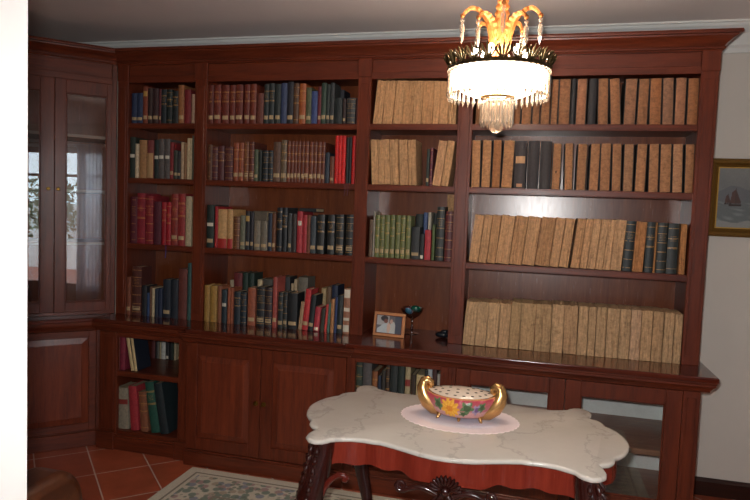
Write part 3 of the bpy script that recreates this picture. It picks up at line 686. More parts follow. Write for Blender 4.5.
struct(M().box(XL-.1,XR+.1,YF-.1,BACK+.1,-.1,0).build('floor', TILE))
struct(M().box(XL-.1,XR+.1,YF-.1,BACK+.1,CEIL,CEIL+.1).build('ceiling', CEILM))
struct(M().box(XL-.1,XR+.1,BACK,BACK+.1,0,CEIL).build('wall_back', WALL))
struct(M().box(XL-.1,XL,YF,BACK,0,CEIL).build('wall_left', WALL))
struct(M().box(XL-.1,XR+.1,YF-.1,YF,0,CEIL).build('wall_front', WALL))
# right wall with a tall glazed garden door towards the hall end
DY0, DY1, DZ = -5.25, -3.66, 2.42; DM = -4.17
struct(M().box(XR,XR+.12,DY1,BACK,0,CEIL).box(XR,XR+.12,YF,DY0,0,CEIL).box(XR,XR+.12,DY0,DY1,DZ,CEIL).build('wall_right', WALL))
# wall end beside the opening the room is seen through
struct(M().box(XL,1.893,YN,YN+.10,0,CEIL).build('wall_near', WHITEWALL, bevel=.004))
m = M(); fr_ = .09
for y0,y1 in ((DY0,DY0+fr_),(DY1-fr_,DY1)): m.box(XR+.02,XR+.09,y0,y1,0,DZ)
m.box(XR+.02,XR+.09,DY0+fr_,DY1-fr_,DZ-fr_,DZ).box(XR+.02,XR+.09,DY0+fr_,DY1-fr_,0,.3).box(XR+.03,XR+.08,DY0+fr_,DY1-fr_,1.96,2.0)
m.box(XR+.02,XR+.09,DM,DM+fr_,.3,DZ-fr_)
d1 = struct(m.build('door_1', W['z'], bevel=.004))
struct(M().box(XR+.052,XR+.058,DY0+fr_,DY1-fr_,.3,DZ-fr_).build('window_1', GLASS))
struct(M().box(XR+.12,9,-9,1,-.12,-.02).build('terrace', TILE))
struct(M().box(8.6,8.8,-9,1,-.02,1.5).build('garden_wall', WHITEWALL))
# crown moulding and skirting
cp = [(0,CEIL-.165),(.012,CEIL-.165),(.014,CEIL-.14),(.03,CEIL-.125),(.036,CEIL-.10),(.05,CEIL-.065),(.075,CEIL-.035),(.082,CEIL-.03),(.082,CEIL-.012),(.095,CEIL-.01),(.095,CEIL),(0,CEIL)]
rg = molding([(XL,YN+.10),(XL,BACK),(XR,BACK),(XR,DY1)], cp)
struct(mould_mesh(rg[0:2]).build('trim_1', CROWN)); struct(mould_mesh(rg[1:3]).build('trim_2', CROWN)); struct(mould_mesh(rg[2:4]).build('trim_3', CROWN))
bp = [(0,0),(.018,0),(.018,.085),(.01,.10),(0,.105)]
DKSKIRT = wood('dark_skirting', '1f0f0d', '35180f', 'x', .4)
rg = molding([(3.63,BACK),(XR,BACK),(XR,DY1)], bp)
struct(mould_mesh(rg[0:2]).build('baseboard_back', DKSKIRT)); struct(mould_mesh(rg[1:3]).build('baseboard_right', DKSKIRT))

# ------------------------------------------------------------------ bookcase above the counter
POST = [(0,.084),(.581,.667),(1.678,1.759),(2.286,2.372),(3.558,3.646)]
DIV = [(.0,.066),(.599,.649),(1.696,1.741),(2.304,2.354),(3.576,3.646)]
BAY = [(DIV[i][1], DIV[i+1][0]) for i in range(4)]
S1, S2, S3, WTZ, RAIL = 2.149, 1.786, 1.345, .86, 2.414
ST = .036
hut = tag(empty('bookcase', (1.82,.2,WTZ)), 'tall dark mahogany bookcase with moulded cornice standing on the long counter', 'bookcase')
for i,(a,b_) in enumerate(POST):
    a2 = a + (.004 if i == 0 else 0)
    m = M().box(a2,b_,0,.028,WTZ,2.53).box(a2+.016,b_-.016,-.004,.001,WTZ+.05,2.385).box(a2-(.002 if i else 0),b_+.002,-.006,.001,2.425,2.53)
    m.build('post', W['z'], hut, bevel=.002)
    m = M().box(DIV[i][0],DIV[i][1],.028,.378,WTZ,2.53); m.build('side_panel', W['z'], hut, bevel=.001)
for i,(a,b_) in enumerate(BAY):
    M().box(a,b_,.366,.378,WTZ,2.45).build('back_panel', WB, hut)
    for z in (S1,S2,S3):
        m = M().box(a,b_,.022,.366,z-.024,z)
        m.box(a,b_,.008,.022,z-ST,z).box(a,b_,.005,.008,z-.03,z-.007)
        m.build('shelf', W['x'], hut, bevel=.002)
    pa, pb = POST[i][1], POST[i+1][0]
    m = M().box(pa,pb,.004,.028,RAIL,2.453).box(pa,pb,.014,.028,2.452,2.53)
    m.build('frieze', W['x'], hut, bevel=.0015)
    M().box(a,b_,.028,.366,RAIL+.03,RAIL+.045).build('top_board', W['x'], hut)
cprof = [(-.02,2.528),(.006,2.528),(.010,2.535),(.018,2.538),(.018,2.546),(.012,2.552),(.022,2.566),(.044,2.585),(.062,2.595),(.064,2.602),(.078,2.604),(.081,2.612),(.078,2.622),(-.02,2.622)]
VR = [(-.53,-.93+.40),(0,0),(3.646,0),(3.646,.378)]
rg = molding(VR, cprof)
q0 = [(x+.0006,y,z) for x,y,z in rg[1]]
mould_mesh([q0]+rg[2:]).build('cornice', W['x'], hut, smooth=True, angle=30)
M().box(.03,3.60,.03,.378,2.53,2.545).build('dust_board', W['x'], hut)

# ------------------------------------------------------------------ base cabinets and the counter
def prof_panel(m, x0, x1, z0, z1, y, fw=.07, bev=.035, depth=.012, d=.02):
    """framed door with a raised and fielded panel, front face at y"""
    m.box(x0,x0+fw,y,y+d,z0,z1).box(x1-fw,x1,y,y+d,z0,z1).box(x0+fw,x1-fw,y,y+d,z0,z0+fw).box(x0+fw,x1-fw,y,y+d,z1-fw,z1)
def raised(m, x0, x1, z0, z1, y, bev=.035, dep=.011):
    a = [(x0,y+dep,z0),(x1,y+dep,z0),(x1,y+dep,z1),(x0,y+dep,z1)]
    c = [(x0+bev,y+.002,z0+bev),(x1-bev,y+.002,z0+bev),(x1-bev,y+.002,z1-bev),(x0+bev,y+.002,z1-bev)]
    e = [(x,y-.001,z) for x,_,z in [(x0+bev+.003,0,z0+bev+.003),(x1-bev-.003,0,z0+bev+.003),(x1-bev-.003,0,z1-bev-.003),(x0+bev+.003,0,z1-bev-.003)]]
    k = [(x,y+.019,z) for x,_,z in a]
    fs = [(8,9,10,11),(15,14,13,12)]
    for i in range(4):
        j = (i+1)%4
        fs += [(i,j,4+j,4+i),(4+i,4+j,8+j,8+i),(12+i,12+j,j,i)]
    m.add(a+c+e+k, fs)
def pilaster(m, x0, x1, y, z0=.1, z1=.775):
    m.box(x0,x1,y,y+.03,z0,z1).box(x0+.018,x1-.018,y-.004,y,z0+.03,z1-.03)
def plinth(m, x0, x1, y, h=.1):
    m.box(x0,x1,y-.015,y+.02,0,h-.012)
    m.box(x0,x1,y-.008,y+.02,h-.012,h)
TOPZ = .775
# left: open cupboard
yA = -.185
cA = tag(empty('base_cabinet', (.34,.1,0)), 'open two-shelf base cabinet below the counter beside the corner cabinet', 'cabinet', )
m = M(); plinth(m, .025, .70, yA); m.box(.025,.155,yA-.028,yA-.015,0,.115).box(.60,.70,yA-.028,yA-.015,0,.115); m.build('plinth', W['x'], cA, bevel=.003)
m = M(); pilaster(m, .025, .155, yA); m.build('pilaster', W['z'], cA, bevel=.002)
m = M(); pilaster(m, .61, .70, yA); m.build('pilaster', W['z'], cA, bevel=.002)
M().box(.08,.10,yA+.03,.36,.0,TOPZ).build('side_panel', W['z'], cA)
M().box(.65,.70,yA+.03,.36,.0,TOPZ).build('side_panel', W['z'], cA)
M().box(.08,.70,.36,.37,.0,TOPZ).build('back_panel', WB, cA)
M().box(.155,.61,yA+.004,yA+.03,.745,TOPZ).build('top_rail', W['x'], cA, bevel=.002)
for z,t in ((.125,.025),(.52,.03)):
    M().box(.10,.65,yA+.03,.36,z-t,z).box(.155,.61,yA+.004,yA+.03,z-t-.004,z).build('shelf', W['x'], cA, bevel=.002)
# second: two panelled doors
yB = -.245
cB = tag(empty('base_cabinet', (1.22,.1,0)), 'base cabinet with two raised-panel wooden doors below the second bay', 'cabinet')
m = M(); plinth(m, .70, 1.74, yB+.002); m.build('plinth', W['x'], cB, bevel=.003)
M().box(.70,.72,yB+.021,.36,.1,TOPZ).box(1.72,1.74,yB+.021,.36,.1,TOPZ).box(.72,1.72,.35,.36,.1,TOPZ).box(.72,1.72,yB+.021,.35,.1,.12).box(.72,1.72,yB+.021,.35,TOPZ-.02,TOPZ).build('carcass', W['z'], cB)
for side,(x0,x1) in enumerate(((.702,1.2025),(1.2055,1.738))):
    m = M(); prof_panel(m, x0, x1, .103, TOPZ-.003, yB, .075)
    d = m.build('door', W['z'], cB, bevel=.0025)
    m = M(); raised(m, x0+.075, x1-.075, .178, TOPZ-.078, yB)
    p_ = m.build('door_panel', WP, cB); p_.parent = d; 
    kx = x1-.024 if side == 0 else x0+.024
    m = M(); m.lathe([(.0,0),(.013,0),(.016,.002),(.016,.004),(.006,.006),(.005,.012),(.009,.017),(.010,.021),(.007,.025),(0,.026)], 14)
    m.v = [(x+kx, yB-z, y+.440) for x,y,z in m.v]
    k = m.build('knob', BRASS, cB, smooth=True); k.parent = d
# third: open cupboard
yC = -.235
cC = tag(empty('base_cabinet', (2.03,.1,0)), 'open base cabinet packed with books behind the marble table', 'cabinet')
m = M(); plinth(m, 1.74, 2.33, yC); m.build('plinth', W['x'], cC, bevel=.003)
m = M(); pilaster(m, 1.741, 1.79, yC); m.build('pilaster', W['z'], cC, bevel=.002)
m = M(); pilaster(m, 2.285, 2.33, yC); m.build('pilaster', W['z'], cC, bevel=.002)
M().box(1.74,1.76,yC+.03,.36,.0,TOPZ).build('side_panel', W['z'], cC)
M().box(2.30,2.33,yC+.03,.36,.0,TOPZ).build('side_panel', W['z'], cC)
M().box(1.74,2.33,.36,.37,.0,TOPZ).build('back_panel', WB, cC)
M().box(1.79,2.285,yC+.004,yC+.03,.752,TOPZ).build('top_rail', W['x'], cC, bevel=.002)
for z,t in ((.125,.025),(.44,.03)):
    M().box(1.76,2.30,yC+.03,.36,z-t,z).box(1.79,2.285,yC+.004,yC+.03,z-t-.004,z).build('shelf', W['x'], cC, bevel=.002)
# right: two glazed doors
yD = -.235
cD = tag(empty('base_cabinet', (2.97,.1,0)), 'base cabinet with two glazed doors showing pale back and shelves, right end', 'cabinet')
PALEBACK = simple('pale_grey_back', 'e6eae6', .6)
m = M(); plinth(m, 2.33, 3.61, yD); m.box(3.53,3.615,yD-.026,yD-.015,0,.11); m.build('plinth', W['x'], cD, bevel=.003)
m = M(); pilaster(m, 2.33, 2.372, yD); m.build('pilaster', W['z'], cD, bevel=.002)
m = M(); pilaster(m, 3.53, 3.61, yD); m.build('pilaster', W['z'], cD, bevel=.002)
M().box(2.33,2.352,yD+.03,.36,.0,TOPZ).build('side_panel', W['z'], cD)
M().box(3.56,3.61,yD+.03,.36,.0,TOPZ).build('side_panel', W['z'], cD)
M().box(2.33,3.61,.36,.37,.0,TOPZ).build('back_panel', PALEBACK, cD)
M().box(3.55,3.56,yD+.03,.36,.125,TOPZ).build('end_lining', PALEBACK, cD)
INS = wood('inner_shelf_wood', '5a4232', '82644c', 'x', .4, .1)
for z,t in ((.125,.025),(.435,.03)):
    M().box(2.352,3.55,yD+.04,.36,z-t,z).build('shelf', INS, cD, bevel=.002)
for side,(x0,x1) in enumerate(((2.374,2.9535),(2.9565,3.528))):
    m = M(); fw = .078; z0, z1 = .103, TOPZ-.002; y = yD
    prof_panel(m, x0, x1, z0, z1, y, fw)
    m.box(x0+fw,x0+fw+.008,y+.008,y+.018,z0+fw,z1-fw).box(x1-fw-.008,x1-fw,y+.008,y+.018,z0+fw,z1-fw).box(x0+fw,x1-fw,y+.008,y+.018,z1-fw-.008,z1-fw).box(x0+fw,x1-fw,y+.008,y+.018,z0+fw,z0+fw+.008)
    d = m.build('door', W['z'], cD, bevel=.002)
    g = M().box(x0+fw+.002,x1-fw-.002,y+.011,y+.014,z0+fw+.002,z1-fw-.002).build('glass_pane', GLASS, cD); g.parent = d
# counter: slab plus moulding below its edge
ct = tag(empty('counter_top', (1.82,.1,.776)), 'long polished dark wood counter running under the whole bookcase', 'counter')
fx = [(-.05+.0, -.21), (.705,-.21), (.705,-.275), (1.735,-.275), (1.735,-.262), (3.685,-.262), (3.685,.392)]
front0 = -.21; x0m = front0 + .145/R2     # mitre against the corner cabinet
edge = [(x0m, front0)] + fx[1:]
outline = edge + [(.0,.392),(.0,.0)]
M().prism(outline, .832, WTZ).build('top_slab', WT, ct, bevel=.009, segs=3)
mp_ = [(-.03,TOPZ+.001),(.0-.004,TOPZ+.001),(.002-.004,TOPZ+.012),(.012-.004,TOPZ+.026),(.022-.004,TOPZ+.034),(.022-.004,TOPZ+.044),(.026-.004,TOPZ+.05),(.026-.004,.8325),(-.03,.8325)]
inner = [(x0m-.0085,-.181), (.676,-.181), (.676,-.246),(1.764,-.246),(1.764,-.233),(3.656,-.233),(3.656,.392)]
rgm = molding(inner, mp_)
for q in rgm[0]: pass
mould_mesh(rgm).build('edge_moulding', W['x'], ct, smooth=True, angle=30)

# ------------------------------------------------------------------ corner display cabinet (turned 45 degrees)
vc = tag(empty('display_cabinet', (-.265,-.265,0), PI/4), 'corner display cabinet with glazed double doors above a panelled cupboard', 'cabinet')
VW = .375
def vb(m, name, mat, parent=vc, **k): return m.build(name, mat, parent, world=False, **k)
vlow = -.115
xr_ = .286
# lower cupboard
m = M(); m.box(-.50,xr_,vlow+.0,vlow+.03,0,.098).box(-.50,xr_,vlow+.008,vlow+.03,.098,.11); vb(m,'plinth',W['x'],bevel=.003)
m = M(); m.box(-.50,-.24,vlow,vlow+.03,.11,TOPZ).box(-.24,-.235,vlow+.006,vlow+.03,.11,TOPZ); vb(m,'stile',W['z'],bevel=.002)
vb(M().box(.247,xr_,vlow,vlow+.03,.11,TOPZ),'stile',W['z'],bevel=.002)
m = M(); prof_panel(m, -.234, .2455, .112, TOPZ-.002, vlow, .045)
d = vb(m,'lower_door',W['x'],bevel=.002)
m = M(); raised(m, -.189, .2005, .157, TOPZ-.047, vlow, .04); p_ = vb(m,'door_panel',WP); p_.parent = d
vb(M().box(-.5,.2,vlow+.03,.20,.02,.04).box(-.5,-.48,vlow+.03,.2,.04,TOPZ).box(-.5,.2,.2,.21,.02,TOPZ),'lower_carcass',W['z'])
# its piece of counter, mitred to the long counter
vb(M().prism([(-.56,-.145),(.2195,-.145),(.3700,.0),(-.56,.0)], .832, WTZ),'counter_section',WT,bevel=.009,segs=3)
mv = [(-.03,TOPZ+.001),(-.002,TOPZ+.001),(.0,TOPZ+.012),(.008,TOPZ+.026),(.016,TOPZ+.034),(.02,TOPZ+.05),(.02,.8325),(-.03,.8325)]
rq = molding([(-.56,-.118),(.2355,-.118)], mv); rq[1] = [(.3530+y,y,z) for x,y,z in rq[1]]
vb(mould_mesh(rq),'edge_moulding',W['x'],smooth=True,angle=30)
# upper case
vb(M().box(-VW,-VW+.034,0,.03,WTZ,2.53),'stile',W['z'],bevel=.002); vb(M().box(VW-.034,VW-.003,0,.03,WTZ,2.53),'stile',W['z'],bevel=.002)
vb(M().box(-VW+.034,VW-.034,.0,.03,WTZ,.884),'bottom_rail',W['x'],bevel=.002)
m = M().box(-VW+.034,VW-.034,.0,.03,2.398,2.44).box(-VW+.034,VW-.034,.008,.03,2.44,2.53); vb(m,'frieze',W['x'],bevel=.002)
vb(M().box(-VW,-VW+.02,.03,.40,WTZ,2.53),'side_panel',W['z']); vb(M().box(VW-.023,VW-.003,.03,.36,WTZ,2.53),'side_panel',W['z'])
vb(M().box(-VW,VW-.003,.40,.41,WTZ,2.53),'back_panel',WB)
vb(M().box(-VW+.02,VW-.023,.03,.40,2.42,2.435),'top_board',W['x']); vb(M().box(-VW+.02,VW-.023,.03,.40,WTZ+.001,WTZ+.02),'bottom_board',W['x'])
for z in (2.055,1.693,1.345): vb(M().box(-VW+.02,VW-.023,.045,.40,z-.02,z),'shelf',simple('pale_edged_shelf','8c7260',.35),bevel=.001)
for side,(x0,x1) in enumerate(((-.340,-.0015),(.0015,.340))):
    m = M(); z0,z1 = .887,2.395; y = -.018; fo, fi = (.030,.068) 
    fl, frr = (fo,fi+.012) if side == 0 else (fi,fo)
    fl, frr = (.030,.079) if side == 0 else (.064,.030)
    m.box(x0,x0+fl,y,y+.022,z0,z1).box(x1-frr,x1,y,y+.022,z0,z1).box(x0+fl,x1-frr,y,y+.022,z0,z0+.063).box(x0+fl,x1-frr,y,y+.022,z1-.085,z1)
    b0,b1 = x0+fl, x1-frr
    for q in ((b0,b0+.008,z0+.063,z1-.085),(b1-.008,b1,z0+.063,z1-.085),(b0,b1,z0+.063,z0+.071),(b0,b1,z1-.093,z1-.085)):
        m.box(q[0],q[1],y+.005,y+.018,q[2],q[3])
    d = vb(m,'door',W['z'],bevel=.002)
    g = vb(M().box(b0+.002,b1-.002,y+.010,y+.013,z0+.065,z1-.087),'glass_pane',GLASS); g.parent = d
    m = M(); m.lathe([(0,0),(.012,0),(.012,.003),(.005,.005),(.005,.013),(.010,.018),(.011,.022),(.008,.027),(0,.028)], 14)
    kx = x1-.034 if side == 0 else x0+.021
    m.v = [(x+kx, y-z, y_+1.69) for x,y_,z in m.v]
    k = vb(m,'knob',BRASS,smooth=True); k.parent = d
lr = [[((x+.265)*R2+(yy+.265)*R2, -(x+.265)*R2+(yy+.265)*R2, z) for x,yy,z in r] for r in rg[0:2]] if False else None
rgv = molding([(-.53,-.53),(0,0),(3.646,0)], cprof)
def toloc(p): 
    x,yy,z = p; x += .265; yy += .265
    return ((x+yy)*R2, (yy-x)*R2, z)
vb(mould_mesh([[(toloc(p)[0]-(.0006 if i_ else 0),)+toloc(p)[1:] for p in r] for i_,r in enumerate(rgv[0:2])]),'cornice',W['x'],smooth=True,angle=30)
vb(M().box(-VW,VW-.003,.02,.41,2.53,2.545),'dust_board',W['x'])

# ------------------------------------------------------------------ books
def arc(th, bul, y0=0.0, n=6):
    return [(-th/2 + th*i/n, y0 - bul*(1-(2*i/n-1)**2)) for i in range(n+1)]
def build_book(it, yp, z, dep, grp, key):
    x0,x1,th,h,lean,col,ft,label = it
    ang = math.radians(lean)
    # the lower corner the book stands on is its pivot
    x0 += .0002; x1 -= .0002
    root = empty('book', ((x1-.0006 if lean > 0 else x0+.0006 if lean < 0 else (x0+x1)/2), yp, z+.0007), 0, ang)
    tag(root, label, 'book', grp)
    off = -th/2 if lean > 0 else th/2 if lean < 0 else 0.0
    r2 = random.Random(label)
    D = min(dep, .34-yp) * r2.uniform(.9,1.0)
    yj = r2.uniform(0,.006) if yp > .01 else 0
    if yp > .02 and not key.startswith('b1l') and any(x0 < pb_+.001 and x1 > pa_-.001 for pa_,pb_ in POST): yj = .010
    c = srgb(col)
    kk = r2.uniform(.92,1.08); c = tuple(min(1,q*kk) for q in c[:3])+(1,)
    def fin(m, name, mat, **k):
        m.v = [(x+off,y+yj,zz) for x,y,zz in m.v]
        o = m.build(name, mat, root, world=False, **k); o.color = c; return o
    bul = min(.006, th*.14)
    if 'R' in ft:                                            # worn block: ragged leaf edges face the room
        m = M(); nx = max(5,int(th/.006)); nz = 12
        jx = [r2.uniform(-.0022,.0022) for _ in range(nx+1)]; jt = [r2.uniform(-.004,.0) for _ in range(nx+1)]
        cut = [r2.uniform(0,.0012) for _ in range(nx+1)]
        def fn(u,v):
            i = round(u*nx)
            return (-th/2+th*u, jx[i]+r2.uniform(-.0007,.0007), v*(h+jt[i])+ (cut[i] if v < .01 else 0))
        m.grid(fn, nx, nz)
        n0 = len(m.v)
        W_ = nx+1
        top = [m.v[nz*W_+i] for i in range(W_)]
        m.add([(x,D,zz) for x,y,zz in top], []); bot = n0
        for i in range(nx): m.f.append((nz*W_+i, nz*W_+i+1, n0+i+1, n0+i)); m.m.append(0)
        n1 = len(m.v); m.add([(m.v[i][0],D,0) for i in range(W_)], [])
        for i in range(nx):
            m.f.append((i+1,i,n1+i,n1+i+1)); m.m.append(0)
            m.f.append((n0+i,n0+i+1,n1+i+1,n1+i)); m.m.append(0)
        m.f.append(tuple([j*W_ for j in range(nz+1)]+[n0,n1])[::-1]); m.m.append(0)
        m.f.append(tuple([j*W_+nx for j in range(nz+1)]+[n0+nx,n1+nx])); m.m.append(0)
        fin(m, 'text_block', BM['rag'])
        return root
    if 'T' in ft and key.startswith('b4'):                    # pale worn spine between dark boards
        bt = .0035
        m = M().box(-th/2,-th/2+bt,.0,D,0,h).box(th/2-bt,th/2,.0,D,0,h); o = fin(m,'boards',BM['cloth']); o.color = srgb('231d1b')
        w = th-2*bt+.001; hh = h*r2.uniform(.985,.998)
        if key == 'b4s2' and x0 < 2.62:                       # ragged top edge
            n = 9; f_ = arc(w, bul, -.001, n); jj = [r2.uniform(-.008,.002) for _ in f_]
            m = M(); k = len(f_)
            m.add([(x,y,.002) for x,y in f_]+[(x,y,hh+j) for (x,y),j in zip(f_,jj)]+[(x,.004,.002) for x,y in f_]+[(x,.004,hh+j) for (x,y),j in zip(f_,jj)],
                  [(i,i+1,k+i+1,k+i) for i in range(k-1)]+[(k+i,k+i+1,3*k+i+1,3*k+i) for i in range(k-1)]+[(2*k+i+1,2*k+i,3*k+i,3*k+i+1) for i in range(k-1)])
        else:
            m = M().prism(arc(w, bul, -.001)+[(w/2,.004),(-w/2,.004)], .001, hh)
        fin(m,'spine',BM['tan'],smooth=True)
        fin(M().box(-th/2+bt,th/2-bt,.005,D-.004,.003,h-.004),'page_block',PAGES)
        if 'nick' in label:
            fin(M().box(-w*.12,w*.05,-bul-.0025,-bul*.5,.09,.105),'nick',simple('nick_dark','2a1c14',.9))
        return root
    kind = 'cloth'
    if 'G' in ft: kind = r2.choice(['gilt_a','gilt_b','gilt_c','gilt_a']) if 'matching' not in label and 'russet gilt volume' not in label else ('gilt_c' if 'matching' in label else 'gilt_b')
    bt = min(.003, th*.15)
    a = arc(th, bul); ii = arc(th-2*bt, bul*.8, bt*.8)
    poly = a + [(th/2,D)] + [(th/2-bt,D)] + ii[::-1] + [(-th/2+bt,D),(-th/2,D)]
    if 'ribs' in ft: pass
    m = M().prism(poly, 0, h)
    if kind == 'gilt_a' and th > .028:                        # raised cords on the spine
        for p in (.16,.33,.51,.69,.86):
            q = arc(th*.98, bul+.0012, 0); m.prism(q+[(th*.49,.002),(-th*.49,.002)], h*p-.0025, h*p+.0025)
    fin(m,'cover',BM[kind],smooth=True,angle=35)
    fin(M().box(-th/2+bt+.0003,th/2-bt-.0003,bt+.004,D-.003,.003,h-.004),'page_block',PAGES)
    def patch(name, f0, f1, mat, wf=.84, ex=.0006):
        w = th*wf; q = [(x*wf, y*(1) - ex) for x,y in arc(th, bul)]
        q = [(x, -bul*(1-(2*x/th)**2)-ex) for x in [(-w/2+w*i/5) for i in range(6)]]
        return fin(M().prism(q+[(x,y+ex*.8) for x,y in q[::-1]], h*f0, h*f1), name, mat)
    if 'V' in ft: patch('cream_spine', .0, 1.0, simple('cream_spine_cloth','bfa87c',.8), 1.0, .0012)
    if 'L' in ft: c0 = r2.uniform(.105,.125); patch('spine_label', c0, c0+min(.1,.025/h), LABEL)
    if 'M' in ft: c0 = .5; patch('spine_label', c0, c0+.022/h, WHITELABEL)
    if 'N' in ft: patch('spine_label', .66, .77, WHITELABEL, .7)
    if 'W' in ft: patch('spine_label', .04, .17, WHITELABEL, .7)
    if 'T' in ft: patch('title_patch', .74, .88, GOLDPATCH, .9)
    if 'S' in ft: patch('title_patch', .6, .72, REDPATCH, .96)
    if 'J' in ft: patch('torn_jacket', .01, .66, simple('tan_jacket','a8845c',.8), .97, .0012)
    if 'K' in ft: patch('red_base', .0, .25, simple('red_base','a02824',.55), 1.0, .0012)
    if 'U' in ft:
        for f0,f1 in ((.05,.2),(.3,.36),(.5,.58),(.8,.98)): patch('cream_patch', f0, f1, WHITELABEL, .9)
    if 'P' in ft:
        o = patch('paper_patch', .53, .68, simple('torn_paper','c59a72',.85), .8); patch('paper_patch', .03, .10, simple('torn_paper','b98a68',.85), .5)
    if 'X' in ft:
        pass
    if 'B' in ft and key != '':
        colr = '5a1420' if key == 'b2s2' else '3c2a68'
        if key == 'b2s2' or 'third from' in label or x0 > .28:
            w = .006; yq = (.003-yp)-yj; zb = -.075 if key == 'b2s2' else -.085
            if key == 'b1s3' and x0 < .33: return root
            m = M()
            pts = [(0,yq+.02,.0005),(0,yq+.003,.0015),(0,yq-.001,-.003),(.002,yq-.0015,zb*.5),(-.003,yq-.001,zb)]
            m.tube(pts, w/2, 6, .12, up=(0,1,0))
            fin(m,'ribbon_bookmark',simple('ribbon_'+key,colr,.6))
    return root
for key,grp,yp,z,dep,items in BOOKS:
    for it in items: build_book(it, yp, z, dep, grp, key)
# two books lying flat on top of standing ones
def flat_book(x0,x1,y0,y1,z,t,col,label):
    r = tag(empty('book', ((x0+x1)/2,(y0+y1)/2,z)), label, 'book')
    m = M(); bt = .003; hw = (x1-x0)/2; hd = (y1-y0)/2
    m.box(-hw,hw,-hd,hd,0,bt).box(-hw,hw,-hd,hd,t-bt,t).box(-hw,hw,-hd,-hd+bt,bt,t-bt)
    o = m.build('cover', BM['cloth'], r, world=False, bevel=.0015); o.color = srgb(col)
    M().box(-hw+.003,hw-.003,-hd+bt+.001,hd-.004,bt,t-bt).build('page_block', PAGES, r, world=False)
# flat books: tops found from the standing books under them
def top_of(key, i): 
    for k,g,yp,z,d,its in BOOKS:
        if k == key: return its[i]
a_, b_ = top_of('b2s3',8), top_of('b2s3',9)
flat_book(a_[0]-.012, b_[1]-.012, .045, .20, S3+max(a_[3],b_[3]), .062, '5c5448', 'thick grey book lying across two grey books, third shelf of second bay')
a_, b_ = top_of('b2s3',16), top_of('b2s3',18)
flat_book(a_[0]+.005, b_[1]+.03, .05, .20, S3+max(a_[3],top_of('b2s3',17)[3],b_[3]), .022, '1c2226', 'thin black book lying flat above the red books, second bay')

# ------------------------------------------------------------------ things on the counter, third bay
FR = simple('copper_frame','bd8258',.35,0); FRD = simple('frame_inlay','5c2a1c',.4)
pf = tag(empty('picture_frame', (1.915,.04,WTZ), math.radians(-6)), 'small copper picture frame with a photo of two people, on the counter', 'picture frame')
tl = Matrix.Rotation(math.radians(-9),4,'X')
def fb(m, name, mat, **k):
    m.v = [tuple(tl @ Vector(v)) for v in m.v]; return m.build(name, mat, pf, world=False, **k)
fw_, fh_ = .101, .147
m = M()
for x0,x1,z0,z1 in ((-fw_,fw_,0,.02),(-fw_,fw_,fh_-.02,fh_),(-fw_,-fw_+.02,.02,fh_-.02),(fw_-.02,fw_,.02,fh_-.02)): m.box(x0,x1,-.008,.008,z0,z1)
fb(m,'frame',FR,bevel=.003)
m = M()
for x0,x1,z0,z1 in ((-.084,.084,.017,.021),(-.084,.084,.126,.130),(-.084,-.080,.021,.126),(.080,.084,.021,.126)): m.box(x0,x1,-.0095,-.007,z0,z1)
fb(m,'inlay',FRD)
m = M(); nx,nz = 64,44
m.grid(lambda u,v:(-.081+.162*u,-.003,.02+.108*v), nx, nz)
def photo(u,v):
    c = (.16,.15,.16)
    if v > .45 and u < .5: c = (.42,.42,.42)
    if u > .72: c = (.09,.10,.13)
    if .02 < u < .75 and v < .12+.45*math.exp(-((u-.38)/.3)**2): c = (.50,.56,.58)          # pale blouse
    if ((u-.64)/.11)**2+((v-.32)/.36)**2 < 1: c = (.50,.52,.50)                              # second sitter's shirt
    if ((u-.30)/.15)**2+((v-.82)/.16)**2 < 1: c = (.05,.045,.05)                             # dark hair
    if ((u-.36)/.08)**2+((v-.68)/.13)**2 < 1: c = (.22,.09,.07)
    if ((u-.58)/.06)**2+((v-.68)/.12)**2 < 1: c = (.55,.36,.29)
    if ((u-.48)/.07)**2+((v-.30)/.3)**2 < 1: c = (.62,.43,.34)
    return c
m.c = [photo(i/nx,j/nz) for j in range(nz+1) for i in range(nx+1)]
def colmat(name, rough, mul=None):
    mm, nt, b = newmat(name); a = N(nt,'ShaderNodeVertexColor'); a.layer_name = 'pattern'
    n_ = noise(nt, coords(nt), 220, 3)
    L(nt, mix(nt, 1.0, a.outputs[0], ramp(nt, n_, [(.3,(.88,.88,.88)),(.7,(1.1,1.1,1.1))]), 'MULTIPLY'), b.inputs['Base Color']); b.inputs['Roughness'].default_value = rough; return mm
fb(m,'photograph',colmat('photo_print',.3))
fb(M().box(-.095,.095,.004,.0085,.004,.143),'backing',simple('frame_backing','1c1412',.8))
m = M().box(-.02,.02,.0,.003,0,.13); m.v = [(x, y+.075*(1-z/.13)+.032 - .0*z, z) for x,y,z in m.v]
m.build('easel_back',simple('easel_back_card','241a16',.8),pf,world=False)

gc = tag(empty('glass_goblet', (2.028,.20,WTZ)), 'stemmed clear glass goblet holding coloured glass eggs, beside the picture frame', 'goblet')
GOB = glassmat('goblet_glass', (.78,.82,.84), 5.0)
pr = [(0,0),(.045,0),(.045,.003),(.02,.008),(.008,.014),(.007,.035),(.012,.042),(.008,.05),(.006,.07),(.011,.076),(.007,.083),(.012,.095),(.03,.106),(.055,.122),(.072,.148),(.076,.165),(.0745,.165),(.070,.149),(.053,.1245),(.03,.1095),(0,.104)]
M().lathe(pr, 32, cap=False).build('goblet_body', GOB, gc, world=False, smooth=True, angle=60)
def egg(x,y,z,r,sc,col,label,rot=0):
    o = M().ball((0,0,0), r, 18, 12, sc).build('glass_egg', simple('egg_'+col,col,.12,0,.7,.6), smooth=True, angle=80)
    o.location = (2.028+x,.20+y,WTZ+z); o.rotation_euler = (0,rot,.3); return tag(o, label, 'ornament', 'glass eggs in the goblet')
egg(.024,.0,.158,.024,(1.45,1.1,.95),'0e5a48','dark green glass egg lying in the goblet',.25)
